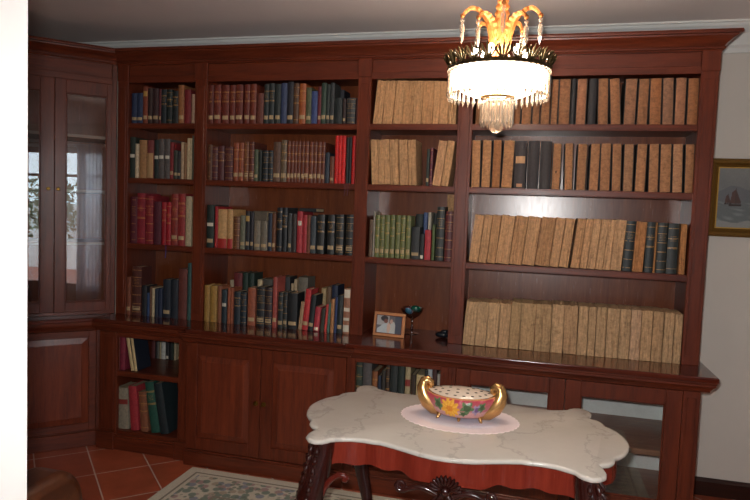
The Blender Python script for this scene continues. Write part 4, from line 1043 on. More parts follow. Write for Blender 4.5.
egg(-.018,-.026,.146,.020,(1.3,1,.9),'5aa6c8','pale blue glass egg lying at the front of the goblet',.5)
egg(-.034,.024,.149,.018,(1.3,1,.95),'6a4a58','dusky pink glass egg at the left of the goblet',-.2)
bt_ = M().ball((0,0,.021), .021, 20, 10, (2.3,1.8,1.0)).ball((.012,0,.04), .016, 14, 8, (1.7,1.3,.8)).build('ornament', simple('dark_blue_glass','1a2026',.15,0,.6,.5), smooth=True)
bt_.location = (2.235,.15,WTZ); tag(bt_, 'small dark blue-black glass ornament on the counter beside the post', 'ornament')

# ------------------------------------------------------------------ painting on the right wall area
pt = tag(empty('painting', (4.09,BACK-.018,1.554)), 'gilt-framed seascape painting with red sailing boats on the cream wall', 'painting')
PW, PH, FWD = .372, .452, .048
m = M(); rp = [(0,-.0),(.0,-.022),(.012,-.034),(.026,-.030),(.036,-.018),(FWD,-.012),(FWD,0)]
# frame: mitred sweep of the profile in the wall plane
cs = [(-PW,0),(PW,0),(PW,PH),(-PW,PH)]
vs = []
for cx,cz in cs:
    sx = 1 if cx < 0 else -1; sz = 1 if cz == 0 else -1
    for d_,y_ in rp: vs.append((cx+sx*d_, y_+.017, cz+sz*d_))
fs = []; k = len(rp)
for i in range(4):
    j = (i+1)%4
    for q in range(k): fs.append((i*k+q, j*k+q, j*k+(q+1)%k, i*k+(q+1)%k))
m.add(vs, fs); m.build('frame', simple('old_gilt_frame','7a5a26',.4,.6), pt, world=False)
m = M(); w_ = .007
for x0,x1,z0,z1 in ((-PW+FWD,PW-FWD,FWD,FWD+w_),(-PW+FWD,PW-FWD,PH-FWD-w_,PH-FWD),(-PW+FWD,-PW+FWD+w_,FWD+w_,PH-FWD-w_),(PW-FWD-w_,PW-FWD,FWD+w_,PH-FWD-w_)): m.box(x0,x1,.0,.005,z0,z1)
m.build('gilt_slip', simple('bright_gilt','c09a4c',.35,.6), pt, world=False)
nx,nz = 200,120
m = M(); m.grid(lambda u,v:(-PW+.04+(2*PW-.08)*u, .006, .04+(PH-.08)*v), nx, nz)
def sea(u,v):
    t = .04*math.sin(u*9)+.03*math.sin(u*23+v*7)
    if v > .45:
        k = .5+.5*math.sin(u*5+v*6+t*8)
        c = [.17+.06*k,.18+.06*k,.18+.05*k]
        if v < .62+t: c = [.13,.14,.155]
    else:
        k = max(0,math.sin(v*46+2.2*math.sin(u*11)+u*5)*math.sin(u*31+v*40+2*math.sin(v*17)))
        c = [.125+.07*k,.145+.08*k,.15+.08*k]
        if v < .10+t: c = [.26,.27,.26]
    x = u*(2*PW-.08)-PW+.04; z = v*(PH-.08)+.04
    for bx,bz,s in ((-.222,.185,.95),(-.262,.192,.55)):
        p,q = (x-bx)/s,(z-bz)/s
        if -.036 < p < .034 and -.008 < q < .004+.10*abs(p): c = [.035,.022,.02]
        if -.030 < p < .002 and .008 < q < .070+.9*(p+.03): 
            if p > -.030+.10*q: c = [.085,.04,.034]
        if .003 < p < .030 and .010 < q < .088-2.6*(p-.003): c = [.070,.036,.032]
        if -.0012 < p < .0016 and 0 < q < .105: c = [.05,.035,.03]
    return c
m.c = [sea(i/nx,j/nz) for j in range(nz+1) for i in range(nx+1)]
m.build('canvas', colmat('oil_paint',.5), pt, world=False)

# ------------------------------------------------------------------ rug
RUG, nt, b = newmat('woven_rug')
tc = nt.nodes.new('ShaderNodeTexCoord'); sp = nt.nodes.new('ShaderNodeSeparateXYZ'); L(nt, tc.outputs['Object'], sp.inputs[0])
RX, RY = 1.35, .79
ex = math_(nt,'SUBTRACT', RX, math_(nt,'ABSOLUTE', sp.outputs[0])); ey = math_(nt,'SUBTRACT', RY, math_(nt,'ABSOLUTE', sp.outputs[1]))
e = math_(nt,'MINIMUM', ex, ey)
vo = N(nt,'ShaderNodeTexVoronoi', Scale=21.0); L(nt, tc.outputs['Object'], vo.inputs['Vector'])
vo2 = N(nt,'ShaderNodeTexVoronoi', Scale=30.0); L(nt, tc.outputs['Object'], vo2.inputs['Vector'])
bg = srgb('cfc6b2')
hue = nt.nodes.new('ShaderNodeSeparateColor'); L(nt, vo.outputs['Color'], hue.inputs[0])
fl = ramp(nt, hue.outputs[0], [(0,srgb('a98c88')),(.3,srgb('8d8f98')),(.55,srgb('7f8a7c')),(.8,srgb('b0a08c'))], 'CONSTANT')
flower = ramp(nt, vo.outputs['Distance'], [(.45,(1,1,1)),(.6,(0,0,0))])
hue2 = nt.nodes.new('ShaderNodeSeparateColor'); L(nt, vo2.outputs['Color'], hue2.inputs[0])
leaf = math_(nt,'MULTIPLY', ramp(nt, vo2.outputs['Distance'], [(.4,(1,1,1)),(.5,(0,0,0))]), math_(nt,'GREATER_THAN', hue2.outputs[0], .55))
field = mix(nt, math_(nt,'MULTIPLY',leaf,.8), mix(nt, flower, bg, fl), srgb('6f7a6c'))
rugc = ramp(nt, math_(nt,'MULTIPLY', e, 2.0), [(0,(1,1,1)),(.12,(0,0,0)),(.15,(1,1,1)),(.18,(0,0,0)),(.62,(1,1,1)),(.66,(0,0,0))], 'CONSTANT')
line = ramp(nt, math_(nt,'MULTIPLY', e, 2.0), [(0,(0,0,0)),(.12,(1,1,1)),(.145,(0,0,0)),(.62,(1,1,1)),(.66,(0,0,0))], 'CONSTANT')
edge_ = ramp(nt, math_(nt,'MULTIPLY', e, 2.0), [(0,(1,1,1)),(.19,(0,0,0))], 'CONSTANT')
col = mix(nt, edge_, field, bg); col = mix(nt, line, col, srgb('8b8274'))
wv = noise(nt, coords(nt,(1,1,1)), 240, 3)
L(nt, mix(nt, 1.0, col, ramp(nt, wv, [(.3,(.8,.8,.8)),(.7,(1.12,1.12,1.12))]), 'MULTIPLY'), b.inputs['Base Color'])
b.inputs['Roughness'].default_value = .95; bump(nt, b, wv, .6, .004)
rugo = M().box(-RX,RX,-RY,RY,0,.010).build('rug', RUG, bevel=.004)
rugo.location = (.785+RX, -.288-RY, 0.0); tag(rugo, 'pale beige floral rug with a plain border on the tiles under the table', 'rug')

# ------------------------------------------------------------------ marble table
TX, TY, TZ = 2.50, -1.09, .76; RZ = .010
tb = tag(empty('marble_table', (TX,TY,RZ)), 'carved mahogany centre table with a scalloped white marble top', 'table')
q4 = [(0,.402),(.05,.398),(.10,.386),(.15,.366),(.21,.343),(.262,.327),(.285,.328),(.33,.325),(.38,.331),(.425,.350),(.444,.360),(.452,.377),(.470,.395),(.497,.405),(.525,.395),(.545,.370),(.549,.335),(.543,.30),(.533,.268),(.543,.262),(.566,.250),(.585,.225),(.592,.195),(.593,.180),(.610,.165),(.635,.125),(.652,.075),(.661,.03),(.663,0)]
full = q4 + [(x,-y) for x,y in q4[-2::-1]] + [(-x,-y) for x,y in q4[1:]] + [(-x,y) for x,y in q4[-2:0:-1]]
full = full[::-1]                                             # counter-clockwise
def inset(poly, d):
    n = len(poly); out = []
    for i in range(n):
        a = Vector(poly[i-1]); c = Vector(poly[(i+1)%n]); t = (c-a).normalized(); nn = Vector((-t.y,t.x))
        out.append((poly[i][0]+nn.x*d, poly[i][1]+nn.y*d))
    return out
MAR, nt, b = newmat('white_marble')
v = coords(nt, (1,1,1)); w_ = noise(nt, v, 4, 6, .7, 'Color')
vm = nt.nodes.new('ShaderNodeVectorMath'); vm.operation = 'MULTIPLY_ADD'; L(nt, w_, vm.inputs[0]); vm.inputs[1].default_value = (.35,.35,.35); L(nt, v, vm.inputs[2])
wave = N(nt,'ShaderNodeTexWave', Scale=1.3, Distortion=9.0, Detail=5.0); wave.inputs['Detail Scale'].default_value = 2.2; L(nt, vm.outputs[0], wave.inputs['Vector'])
vein = ramp(nt, wave.outputs['Fac'], [(.0,(.8,.8,.8)),(.03,(.25,.25,.25)),(.07,(0,0,0))])
pat = noise(nt, v, 5, 6, .7)
base = mix(nt, pat, srgb('c4beb4'), srgb('d6d0c7'))
L(nt, mix(nt, math_(nt,'MULTIPLY',vein,.4), base, srgb('8f8780')), b.inputs['Base Color'])
b.inputs['Roughness'].default_value = .16; b.inputs['Coat Weight'].default_value = .2
def tbuild(m, name, mat, **k):
    m.v = [(x,y,z-RZ) for x,y,z in m.v]; return m.build(name, mat, tb, world=False, **k)
m = M(); n = len(full)
rings = [(inset(full,.008),TZ-.019),(inset(full,.003),TZ-.017),(full,TZ-.012),(full,TZ-.007),(inset(full,.003),TZ-.002),(inset(full,.011),TZ)]
m.add([(x,y,z) for r,z in rings for x,y in r], [(a*n+i,a*n+(i+1)%n,(a+1)*n+(i+1)%n,(a+1)*n+i) for a in range(5) for i in range(n)]+[tuple(range(n-1,-1,-1)),tuple(5*n+i for i in range(n))])
tbuild(m,'marble_top',MAR,smooth=True,angle=50)
# apron follows the top, its lower edge cut in scallops
dn = []
for i in range(len(full)):
    (xa,ya),(xb,yb) = full[i],full[(i+1)%len(full)]; k_ = max(1,int(math.hypot(xb-xa,yb-ya)/.016))
    dn += [(xa+(xb-xa)*q/k_, ya+(yb-ya)*q/k_) for q in range(k_)]
ap0 = inset(dn,.036); ai = inset(dn,.075)
# the apron swells in shallow ribs along its length
ap = []
for (x,y),(xi,yi) in zip(ap0,ai):
    w_ = .5-.5*math.cos(abs(x)*2*PI/.135) if abs(y) > .2 else .3
    ap.append((x+(xi-x)*.42*w_, y+(yi-y)*.42*w_))
m = M(); dense = []
def lower(x,y):
    a = abs(x)
    if abs(y) > .2:
        if a < .12: return .634
        return .634+.012*math.sin(PI*(a-.12)/.12)**2
    return .634+.012*math.cos(y*16)**2
k = len(ap)
vs = []
for (x,y),(xi,yi) in zip(ap,ai): 
    zl = lower(x,y); vs += [(x,y,zl),(x,y,TZ-.0195),(xi,yi,TZ-.0195),(xi,yi,zl)]
fs = []
for i in range(k):
    j = (i+1)%k
    for q in range(4): fs.append((i*4+q, j*4+q, j*4+(q+1)%4, i*4+(q+1)%4))
m.add(vs,fs); tbuild(m,'apron',WR,smooth=True,angle=25)
# cabriole legs with carved knees
def leg(sx,sy):
    m = M(); k = 12
    path = [(.484,.328,.7408),(.487,.330,.705),(.496,.336,.66),(.510,.348,.59),(.524,.360,.52),(.524,.360,.44),(.508,.345,.34),(.475,.322,.23),(.455,.305,.135),(.460,.308,.075),(.482,.325,.045),(.50,.345,.03)]
    rad = [.044,.045,.049,.054,.055,.047,.035,.028,.023,.024,.029,.022]
    m.tube([(sx*x,sy*y,z) for x,y,z in path], rad, 12)
    m.lathe([(.0,0.0101),(.03,.0101),(.036,.022),(.03,.038),(0,.045)], 14, (sx*.495,sy*.342,0))
    l = tbuild(m,'leg',WK,smooth=True,angle=60)
    # carved leaves and beads down the knee
    m = M(); r3 = random.Random(5)
    for i in range(8):
        z = .705-.036*i; t = i/7
        cx = .491+.036*t; cy = .334+.028*t; ro = (.043+.012*t)
        for s_ in (-1,0,1):
            an = math.radians(45+s_*42); ux,uy = math.cos(an),math.sin(an)
            p = lambda r,dz: (sx*(cx+ux*r), sy*(cy+uy*r), z+dz)
            m.tube([p(ro-.004,.016),p(ro+.004,.004),p(ro+.005,-.010),p(ro-.004,-.024)],[.004,.010,.009,.003],7)
            if s_ == 0: m.ball(p(ro+.006,-.002),.009,8,6)
    c_ = tbuild(m,'carving',WK,smooth=True,angle=60); c_.parent = l
    return l
for sx in (-1,1):
    for sy in (-1,1): leg(sx,sy)
# curling brackets between leg and apron
WC = wood('bracket_mahogany', '40130f', '6a2318', 'z', .2, .6)
def bracket(sx,sy):
    m = M(); pts = [(.510,.345,.42),(.492,.352,.50),(.468,.358,.56),(.440,.362,.602),(.412,.362,.622),(.390,.360,.622),(.380,.358,.610),(.386,.357,.600)]
    m.tube([(sx*x,sy*y,z) for x,y,z in pts],[.016,.015,.013,.012,.011,.011,.012,.009],10); m.ball((sx*.388,sy*.358,.606),.012,10,8)
    return tbuild(m,'bracket',WC,smooth=True,angle=60)
for sx in (-1,1):
    for sy in (-1,1): bracket(sx,sy)
# shell crest on the front and back of the apron
def crest(sy):
    m = M(); y = sy*.376
    for i in range(11):
        a = PI*(.06+.88*i/10); r0,r1 = .016,.058
        p = lambda r,b: (r*math.cos(a)*1.05, y+sy*b, .628+r*math.sin(a))
        m.tube([p(r0,.004),p((r0+r1)/2,.014),p(r1*.93,.012),p(r1,.004)],[.003,.0055,.0078,.004],7)
    m.ball((0,y+sy*.008,.628),.016,12,8,(1,.8,1))
    for s_ in (-1,1):
        pts = []; rr = []
        for i in range(20):
            t = i/19; a = t*2.2*PI
            if t < .5: q = (s_*(.03+.13*t*2), .612+.022*math.sin(t*2*PI)-.012*t)
            else:
                b2 = (t-.5)*2; r = .022*(1-.75*b2); q = (s_*(.165-.0+r*math.sin(b2*3*PI)-.002), .606+.022-r*math.cos(b2*3*PI))
            pts.append((q[0], y+sy*(.004+.004*math.sin(t*PI)), q[1])); rr.append(.012-.006*t)
        m.tube(pts, rr, 8)
        for i in range(5): m.ball((s_*(.055+.022*i), y+sy*.008, .634-.002*i), .009-.0008*i, 8, 6, (1.3,.8,.8))
        m.tube([(s_*.012,y+sy*.004,.612),(s_*.03,y+sy*.012,.585),(s_*.022,y+sy*.008,.558),(s_*.006,y+sy*.006,.548)],[.01,.012,.009,.005],8)
        m.tube([(s_*.03,y,.60),(s_*.055,y+sy*.008,.578),(s_*.06,y+sy*.006,.556)],[.008,.009,.004],8)
    return tbuild(m,'shell_crest',WK,smooth=True,angle=60)
crest(-1); crest(1)
# flat X stretcher low down
m = M()
for sx in (-1,1):
    for sy in (-1,1): m.tube([(0,0,.17),(sx*.14,sy*.07,.165),(sx*.30,sy*.18,.18),(sx*.452,sy*.302,.165)],[.028,.022,.02,.018],10)
m.lathe([(0,.13),(.04,.135),(.055,.16),(.045,.185),(.03,.20),(.035,.22),(.015,.25),(0,.26)],18)
tbuild(m,'stretcher',WK,smooth=True,angle=60)

# doily and bowl
DY, nt, b = newmat('lace_doily')
tc = nt.nodes.new('ShaderNodeTexCoord'); vl = N(nt,'ShaderNodeVectorMath'); vl.operation = 'LENGTH'
mpn = nt.nodes.new('ShaderNodeMapping'); mpn.inputs['Scale'].default_value = (1/.25,1/.187,0); L(nt, tc.outputs['Object'], mpn.inputs[0]); L(nt, mpn.outputs[0], vl.inputs[0])
n = noise(nt, coords(nt), 30, 4)
L(nt, mix(nt, math_(nt,'MULTIPLY',n,.5), ramp(nt, vl.outputs['Value'], [(0,srgb('c3c3d6')),(.62,srgb('d4d4e4')),(.78,srgb('eddcde')),(1,srgb('f0dede'))]), srgb('e8dce2')), b.inputs['Base Color'])
b.inputs['Roughness'].default_value = .9; bump(nt, b, noise(nt, coords(nt), 500, 2), .4, .001)
sc_ = [( (.247+.006*abs(math.cos(22*t)))*math.cos(t), (.184+.006*abs(math.cos(22*t)))*math.sin(t)) for t in [2*PI*i/264 for i in range(264)]]
dl = M().prism(sc_, 0, .0018).build('doily', DY); dl.location = (2.49,-1.03,TZ); tag(dl,'pink-white scalloped oval doily in the middle of the marble table','doily')
BZ = TZ+.0018
bw = tag(empty('ceramic_bowl', (2.494,-1.03,BZ)), 'boat-shaped pink flower-painted bowl with pierced lid and gold scroll handles', 'bowl')
LA, LB = .150, .086
m = M(); nu, nv = 220, 26
def hullp(u,v):
    a = 2*PI*u
    w = .60+.40*math.sin(PI*.5*v)**.65
    wob = 1+.012*math.cos(16*a)*v
    lift = .010*abs(math.cos(a))**3*v
    return (LA*w*wob*math.cos(a), LB*w*wob*math.sin(a), (.014+.092*v**1.1+lift))
m.grid(hullp, nu, nv)
FL = [(.705,.50,.045,.42,'y'),(.645,.62,.022,.25,'g'),(.79,.60,.028,.26,'g'),(.84,.52,.020,.22,'v'),(.865,.62,.018,.2,'g'),(.775,.30,.02,.12,'g'),(.205,.5,.045,.42,'y'),(.30,.6,.026,.26,'g'),(.13,.55,.022,.24,'v')]
def paint(u,v):
    t = max(0,min(1,(v-.55)/.4)); lo = (.46,.15,.16); hi = (.50,.045,.075)
    c = tuple(a+(b_-a)*t for a,b_ in zip(lo,hi))
    if v < .4: c = (.58,.30,.28)
    for fu,fv,ru,rv,kd in FL:
        du = (u-fu)/ru; dv = (v-fv)/rv; r = math.hypot(du,dv); an = math.atan2(dv,du)
        lim = 1+.16*math.cos(11*an) if kd == 'y' else 1+.25*math.cos(5*an+1)
        if r < lim:
            if kd == 'y': c = (.66,.23,.02) if r < .35 else (.80,.42,.05) if (int(an*11/PI) % 2) else (.72,.33,.03)
            elif kd == 'g': c = (.05,.09,.035) if r < .6 else (.10,.17,.07)
            else: c = (.16,.09,.20) if r < .6 else (.33,.25,.36)
    if .93 < v: c = (.60,.25,.10)
    return c
m.c = [paint(i/nu,j/nv) for j in range(nv+1) for i in range(nu+1)]
k0 = len(m.v)
m.add([(0,0,.014)],[]); m.c.append((.5,.3,.3))
for i in range(nu): m.f.append((k0,i+1,i)); m.m.append(0)
CER = colmat('painted_ceramic',.12)
m.build('body', CER, bw, world=False, smooth=True, angle=80)
# pierced lid: cream dome with slots cut as dark inset leaves
m = M(); nu2,nv2 = 132,22
LH = .028
def lidp(u,v):
    a = 2*PI*u; r = 1-v
    return (LA*.93*r*math.cos(a), LB*.93*r*math.sin(a), .105+.010*abs(math.cos(a))**3*r**2+LH*(1-r**2))
m.grid(lidp, nu2, nv2)
m.build('pierced_lid', simple('cream_glaze','d8c4b0',.15), bw, world=False, smooth=True, angle=80)
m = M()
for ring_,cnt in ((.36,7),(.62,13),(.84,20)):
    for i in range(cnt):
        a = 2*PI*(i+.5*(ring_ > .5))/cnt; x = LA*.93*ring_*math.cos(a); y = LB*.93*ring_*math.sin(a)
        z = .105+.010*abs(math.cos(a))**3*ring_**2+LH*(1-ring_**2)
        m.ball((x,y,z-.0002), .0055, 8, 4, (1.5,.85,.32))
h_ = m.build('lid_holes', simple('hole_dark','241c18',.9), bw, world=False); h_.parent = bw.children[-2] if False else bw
h_['kind'] = 'stuff'
for s_ in (-1,1):
    m = M(); pts = [(s_*.080,0,.026),(s_*.112,0,.036),(s_*.140,0,.058),(s_*.158,0,.085),(s_*.166,0,.113),(s_*.160,0,.135),(s_*.145,0,.141),(s_*.131,0,.131),(s_*.131,0,.114),(s_*.142,0,.107),(s_*.149,0,.115)]
    m.tube(pts, [.030,.040,.044,.040,.032,.025,.020,.016,.013,.010,.005], 14, .85); m.v = [(x,y,z*1.07-.001) for x,y,z in m.v]
    m.tube([(s_*.160,0,.137),(s_*.160,0,.152),(s_*.150,0,.160)],[.010,.008,.002],8)
    for sy in (-1,1):
        m.tube([(s_*.120,sy*.022,.030),(s_*.150,sy*.026,.060),(s_*.160,sy*.020,.095),(s_*.150,sy*.014,.118)],[.006,.009,.008,.003],7)
        m.tube([(s_*.145,sy*.012,.09),(s_*.128,sy*.028,.085),(s_*.115,sy*.040,.072)],[.008,.008,.003],7)
    m.build('handle', GOLDLUSTRE, bw, world=False, smooth=True, angle=70)
for x,y in ((-.085,-.040),(.085,-.040),(-.085,.040),(.085,.040),(0,-.052),(0,.052)):
    M().tube([(x,y*.8,.022),(x*1.03,y,.012),(x*1.08,y*1.12,.004),(x*1.12,y*1.2,.0045)],[.010,.008,.006,.004],9).build('foot', GOLDLUSTRE, bw, world=False, smooth=True)

# ------------------------------------------------------------------ chandelier
CX, CY = 2.583, -1.014
ch = tag(empty('chandelier', (CX,CY,CEIL-.001)), 'lit brass and crystal chandelier with gilt plumes hanging above the marble table', 'chandelier')
def cb(m, name, mat, parent=None, **k):
    m.v = [(x,y,z-(CEIL-.001)) for x,y,z in m.v]; o = m.build(name, mat, ch, world=False, **k)
    if parent: o.parent = parent
    return o
cb(M().lathe([(0,CEIL-.05),(.02,CEIL-.048),(.05,CEIL-.02),(.06,CEIL-.004),(.06,CEIL-.0015),(0,CEIL-.0015)],24),'ceiling_rose',DKBRASS,smooth=True)
m = M().lathe([(.006,2.26),(.006,CEIL-.045)],10)
for z in (2.34,2.42,2.52,2.62): m.lathe([(.006,z-.02),(.013,z-.008),(.013,z+.008),(.006,z+.02)],12)
cb(m,'stem',DKBRASS,smooth=True)
CEIL0 = CEIL; DZR = -.027
_cb = cb
def cb(m, name, mat, parent=None, **k):
    m.v = [(x,y,z+DZR) for x,y,z in m.v]; return _cb(m, name, mat, parent, **k)
RG_ = .197
cb(M().lathe([(RG_-.006,2.245),(RG_+.008,2.245),(RG_+.012,2.252),(RG_+.008,2.262),(RG_-.006,2.262)],64,cap=False),'ring',DKBRASS,smooth=True)
m = M()
for i in range(3):
    a = 2*PI*i/3+.4; m.tube([(0,0,2.275),(RG_*math.cos(a),RG_*math.sin(a),2.255)],.005,8)
m.lathe([(0,2.262),(.03,2.265),(.036,2.28),(.02,2.30),(.012,2.33),(0,2.33)],18)
cb(m,'spider',DKBRASS,smooth=True)
# crown of open leaves around the ring
for i in range(22):
    a = 2*PI*i/22; m = M(); ca,sa = math.cos(a),math.sin(a)
    def P(t, s, z): return (ca*t - sa*s, sa*t + ca*s, z)
    for k in range(-2,3):
        w = k*.0125
        m.tube([P(RG_+.004,w*.35,2.258),P(RG_+.010,w*.8,2.275),P(RG_+.018,w*1.3,2.296-.0035*abs(k)),P(RG_+.028,w*1.65,2.313-.006*abs(k))],[.003,.0042,.0052,.002],6)
    m.ball(P(RG_+.012,0,2.262),.006,8,6)
    cb(m,'leaf',DKBRASS,smooth=True)
cb = _cb
# plumes with hanging drops
CRY, nt, b = newmat('crystal')
tc_ = coords(nt); b.inputs['Base Color'].default_value = (.92,.78,.64,1); b.inputs['Roughness'].default_value = .05
b.inputs['Transmission Weight'].default_value = .85; b.inputs['IOR'].default_value = 1.35
L(nt, mix(nt, noise(nt, tc_, 60, 2), (.95,.80,.64,1), (.86,.70,.55,1)), b.inputs['Base Color'])
def drop(m, c, L_=.075, r=.011):
    x,y,z = c
    m.lathe([(0,0),(r*.75,-.010),(r,-.022),(r*.7,-.046),(r*.85,-.060),(0,-L_)],6,(x,y,z),cap=False)
for i in range(8):
    a = 2*PI*i/8+.12; ca,sa = math.cos(a),math.sin(a)
    big = 1.0 if i % 2 == 0 else .80
    n_ = 19; pts = []
    for j in range(n_):                                        # rises steeply, then arches over and droops
        t = j/(n_-1)
        r = .030+.128*big*(.25*t+.75*t**2.4); z = 2.272+.205*big*math.sin(PI*.5*min(1,t*1.15))-(.030*big*((t-.84)/.16)**2 if t > .84 else 0)
        pts.append((r,z))
    m = M(); vs = []; fs = []
    for j,(r,z) in enumerate(pts):
        t = j/(n_-1); w = .030*big*math.sin(PI*min(1,.16+.84*t))**.8*(1.0 if j % 2 else .72)+.002
        t0 = pts[max(0,j-1)]; t1 = pts[min(n_-1,j+1)]; tx,tz = t1[0]-t0[0],t1[1]-t0[1]; q = math.hypot(tx,tz); nx_,nz_ = tz/q,-tx/q
        for (dw,dn) in ((-w,-.006),(-w*.5,.003),(0,.007),(w*.5,.003),(w,-.006),(w*.5,-.002),(0,.001),(-w*.5,-.002)):
            vs.append((ca*(r+nx_*dn)-sa*dw, sa*(r+nx_*dn)+ca*dw, z+nz_*dn))
    for j in range(n_-1):
        for q in range(8): fs.append((j*8+q, j*8+(q+1)%8, (j+1)*8+(q+1)%8, (j+1)*8+q))
    fs += [tuple(range(7,-1,-1)),tuple((n_-1)*8+q for q in range(8))]
    m.add(vs,fs)
    rx,rz = pts[-1]
    m.ball((ca*rx,sa*rx,rz),.010,10,8)
    p_ = cb(m,'plume',GILT)
    m = M(); m.ball((ca*rx,sa*rx,rz-.018),.009,8,6)
    drop(m,(ca*rx,sa*rx,rz-.026),.092,.011)
    cb(m,'crystal_drop',CRY,p_)
# glowing basket of bead strings
m = M(); bp_ = [(.188,2.221),(.192,2.204),(.188,2.185),(.172,2.162),(.143,2.142),(.105,2.126),(.066,2.118)]
GLOW, nt, b = newmat('lit_crystal_beads')
v = coords(nt, (1,1,1)); bd = N(nt,'ShaderNodeTexVoronoi', Scale=110.0); L(nt, v, bd.inputs['Vector'])
L(nt, ramp(nt, bd.outputs['Distance'], [(0,(1,.96,.90)),(.7,(1,.88,.74))]), b.inputs['Emission Color'])
b.inputs['Emission Strength'].default_value = 9.5; b.inputs['Base Color'].default_value = (.9,.85,.75,1)
m = M()
for i in range(44):                                            # each string a run of touching beads
    a = 2*PI*i/44
    pts = []; 
    for (r0,z0),(r1,z1) in zip(bp_,bp_[1:]):
        for k in range(4): t = k/4; pts.append((r0+(r1-r0)*t, z0+(z1-z0)*t))
    for k,(r,z) in enumerate(pts): 
        m.ball((r*math.cos(a),r*math.sin(a),z),.0062*max(.55,r/.19+.1),5,4,(1.15,1.15,1.1))
m.lathe([(r-.004,z+.002) for r,z in bp_],64,cap=False)
cb(m,'bead_basket',GLOW,smooth=True)
def prism_mesh(c, L_, r=.0065):
    m = M(); m.lathe([(0,0),(r*.8,-.006),(r,-.012),(r,-L_+.022),(r*1.25,-L_+.014),(0,-L_)],6,c,cap=False); return m
for i in range(46):
    a = 2*PI*i/46; m = M(); c = (.203*math.cos(a),.203*math.sin(a))
    m.ball((c[0],c[1],2.215),.008,8,6)
    m.lathe([(0,2.208),(.0050,2.203),(.0060,2.195),(.0060,2.135),(.0085,2.122),(0,2.098)],6,(c[0],c[1],0),cap=False)
    cb(m,'prism_drop',CRY)
cb(M().lathe([(.056,2.110),(.069,2.110),(.072,2.116),(.069,2.126),(.056,2.126)],40,cap=False),'lower_ring',BRASS,smooth=True)
for i in range(18):
    a = 2*PI*(i+.5)/18; m = M(); c = (.062*math.cos(a),.062*math.sin(a))
    m.ball((c[0]*1.17,c[1]*1.17,2.117),.007,8,6)
    m.lathe([(0,2.104),(.006,2.098),(.007,2.09),(.007,2.02),(.009,2.010),(0,1.992)],6,(c[0],c[1],0),cap=False)
    cb(m,'prism_drop',CRY)
cb(M().ball((0,0,2.000),.030,20,14).tube([(0,0,2.028),(0,0,2.112)],.004,8),'crystal_ball',CRY,smooth=True)
BULB, nt, b = newmat('lit_bulb'); b.inputs['Emission Color'].default_value = (1,.84,.66,1); b.inputs['Emission Strength'].default_value = 290
for i in range(6):
    a = 2*PI*i/6+.26
    m = M().ball((.10*math.cos(a),.10*math.sin(a),2.292),.014,12,8,(1,1,1.5)); cb(m,'bulb',BULB,smooth=True)

# ------------------------------------------------------------------ armchair corner at lower left
LEA, nt, b = newmat('brown_leather'); v = coords(nt); n = noise(nt, v, 5, 4)
L(nt, ramp(nt, n, [(.3,srgb('2e140c')),(.7,srgb('6a3a1e'))]), b.inputs['Base Color']); b.inputs['Roughness'].default_value = .3; b.inputs['Coat Weight'].default_value = .3
bump(nt, b, noise(nt, v, 180, 3), .15, .001)
ac = tag(empty('armchair', (1.25,-2.33,0), math.radians(-90)), 'brown leather armchair with rounded back corner at the lower left edge', 'armchair')
def rbox(x0,x1,y0,y1,z0,z1,name,r,mat=LEA):
    return M().box(x0,x1,y0,y1,z0,z1).build(name, mat, ac, world=False, bevel=r, segs=5, smooth=True, angle=80)
pl = [(-.36,.16),(.30,.16)]; 
outl = [(-.34,.13),(.30,.13)] + [(.30+.0*t, .13) for t in ()] 
top = [(.315,.45)] + [(.205+.11*math.cos(t*PI/16), .655+.13*math.sin(t*PI/16)) for t in range(0,9)] + [(-.235-.11*math.sin(t*PI/16), .655+.13*math.cos(t*PI/16)) for t in range(0,9)]
m = M().prism_y([(-.345,.10),(.315,.10)]+top+[(-.345,.45)], .0, .15); m.build('backrest', LEA, ac, world=False, bevel=.035, segs=4, smooth=True, angle=80)
rbox(-.25,.22,-.50,-.005,.16,.40,'seat_cushion',.05)
rbox(-.36,-.26,-.52,-.005,.10,.56,'arm',.045); rbox(.23,.33,-.52,-.005,.10,.56,'arm',.045)
for x in (-.29,.26):
    for y in (-.46,.06): M().lathe([(.022,0),(.03,.10)],12,(x,y,0)).build('leg', WK, ac, world=False)

# ------------------------------------------------------------------ outside the garden door (seen in the cabinet glass)
CURT, nt, b = newmat('white_curtain'); nt.nodes.remove(b)
df = N(nt,'ShaderNodeBsdfDiffuse'); tl_ = N(nt,'ShaderNodeBsdfTranslucent'); ms = nt.nodes.new('ShaderNodeMixShader'); ms.inputs[0].default_value = .75
n = noise(nt, coords(nt), 60, 2); L(nt, mix(nt, n, srgb('c8ccd6'), srgb('dcdfe6')), df.inputs[0]); tl_.inputs[0].default_value = srgb('ccd2de')
L(nt, df.outputs[0], ms.inputs[1]); L(nt, tl_.outputs[0], ms.inputs[2])
sh2 = nt.nodes.new('ShaderNodeMixShader'); sh2.inputs[0].default_value = .42; tp = N(nt,'ShaderNodeBsdfTransparent')
L(nt, ms.outputs[0], sh2.inputs[1]); L(nt, tp.outputs[0], sh2.inputs[2]); L(nt, sh2.outputs[0], nt.nodes['Material Output'].inputs[0])
cu = M()
def curt(u,v): return (XR-.07+.022*math.sin(u*2*PI*7), DM+.05+.45*u, .03+2.42*v)
cu.grid(curt, 84, 2); cuo = cu.build('curtain', CURT, smooth=True, angle=80); sm = cuo.modifiers.new('thick','SOLIDIFY'); sm.thickness = .003
tag(cuo,'long sheer white curtain hanging beside the glazed garden door','curtain')
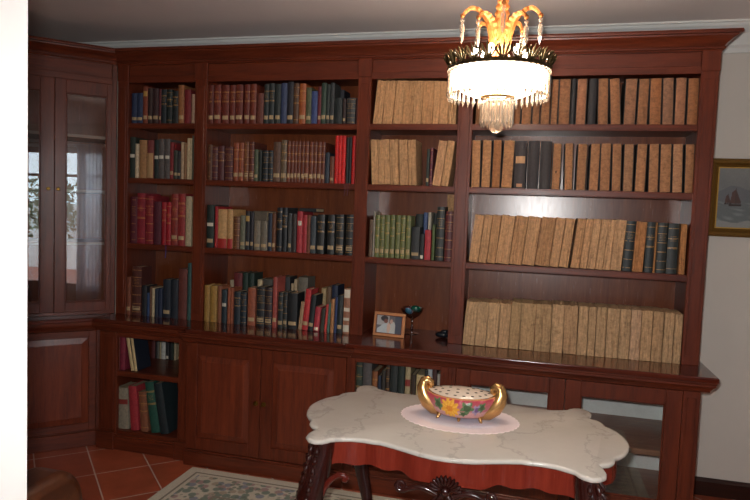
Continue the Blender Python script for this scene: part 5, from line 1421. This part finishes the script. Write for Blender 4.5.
rod = M().tube([(XR-.07,DY0-.1,2.475),(XR-.07,DY1+.1,2.475)],.012,10).box(XR-.075,XR-.065,0,0,0,0) if False else M().tube([(XR-.07,DY0-.1,2.47),(XR-.07,DY1+.12,2.47)],.012,10).tube([(XR-.07,DY0-.05,2.47),(XR+.001,DY0-.05,2.47)],.008,8).tube([(XR-.07,DY1+.08,2.47),(XR+.001,DY1+.08,2.47)],.008,8)
tag(rod.build('curtain_rod', DKBRASS),'dark metal curtain rod above the glazed garden door','curtain rod')
sh_ = tag(empty('shrub', (6.7,-6.5,-.02)),'leafy shrub growing outside the glazed garden door','shrub')
m = M().tube([(0,0,0),(.02,.03,.5),(-.03,0,1.0),(.02,.02,1.6)],[.045,.035,.03,.015],8).tube([(0,0,.6),(.15,.1,1.1),(.2,.2,1.5)],[.03,.02,.01],6)
m.build('trunk', simple('bark','4a3a2c',.9), sh_, world=False)
m = M(); r4 = random.Random(3)
for i in range(420):
    u = r4.uniform(0,2*PI); w = math.acos(r4.uniform(-1,1)); r = r4.uniform(.3,.62)
    c = Vector((r*math.sin(w)*math.cos(u), r*math.sin(w)*math.sin(u), 1.45+.75*math.cos(w)*r/.6))
    d1_ = Vector((r4.uniform(-1,1),r4.uniform(-1,1),r4.uniform(-1,1))).normalized(); d2_ = d1_.orthogonal().normalized()
    m.add([c-d1_*.07, c+d2_*.028, c+d1_*.07, c-d2_*.028], [(0,1,2,3)])
m.build('foliage', simple('leaf_green','5d7050',.7), sh_, world=False)

# ------------------------------------------------------------------ light
w = bpy.data.worlds.new('daylight'); scene.world = w; w.use_nodes = True
nt = w.node_tree; bg = nt.nodes['Background']
bg.inputs[0].default_value = (.80,.90,1.0,1); bg.inputs[1].default_value = SKY
def lamp(name, kind, loc, energy, col, **k):
    l = bpy.data.lights.new(name, kind); l.energy = energy; l.color = col
    for a,v in k.items(): setattr(l,a,v)
    o = bpy.data.objects.new(name, l); COL.objects.link(o); o.location = loc; return o
pa_ = lamp('door_portal','AREA',(XR+.14,(DY0+DY1)/2,DZ/2),1,(1,1,1)); pa_.data.shape = 'RECTANGLE'; pa_.data.size = DZ; pa_.data.size_y = DY1-DY0
pa_.rotation_euler = (0,math.radians(90),0); pa_.data.cycles.is_portal = True
CAM = Vector((2.78354803,-3.69070137,1.63642253))
fl_ = lamp('camera_flash','SPOT',CAM+Vector((-.05,.01,.07)),FLASH,(1,.975,.95),shadow_soft_size=.025,spot_size=math.radians(112),spot_blend=.85)
fl_.rotation_euler = (Vector((2.35,0,1.15))-fl_.location).to_track_quat('-Z','Y').to_euler()

# ------------------------------------------------------------------ camera
y_, p_, r_ = (math.radians(q) for q in (-14.62055199,-3.69366948,2.158729))
fw = Vector((math.sin(y_)*math.cos(p_), math.cos(y_)*math.cos(p_), math.sin(p_)))
rt = Vector((math.cos(y_),-math.sin(y_),0)); up = rt.cross(fw)
rt, up = rt*math.cos(r_)+up*math.sin(r_), -rt*math.sin(r_)+up*math.cos(r_)
cd = bpy.data.cameras.new('camera'); cam = bpy.data.objects.new('camera', cd); COL.objects.link(cam)
cam.matrix_world = Matrix(((rt.x,up.x,-fw.x,CAM.x),(rt.y,up.y,-fw.y,CAM.y),(rt.z,up.z,-fw.z,CAM.z),(0,0,0,1)))
cd.sensor_width = 36; cd.lens = 36*630.604/750; cd.clip_start = .02
scene.camera = cam
vs_ = scene.view_settings; vs_.view_transform = 'Standard'; vs_.look = 'None'; vs_.gamma = 1; vs_.use_curve_mapping = False
scene.display_settings.display_device = 'sRGB'; vs_.exposure = EXPO
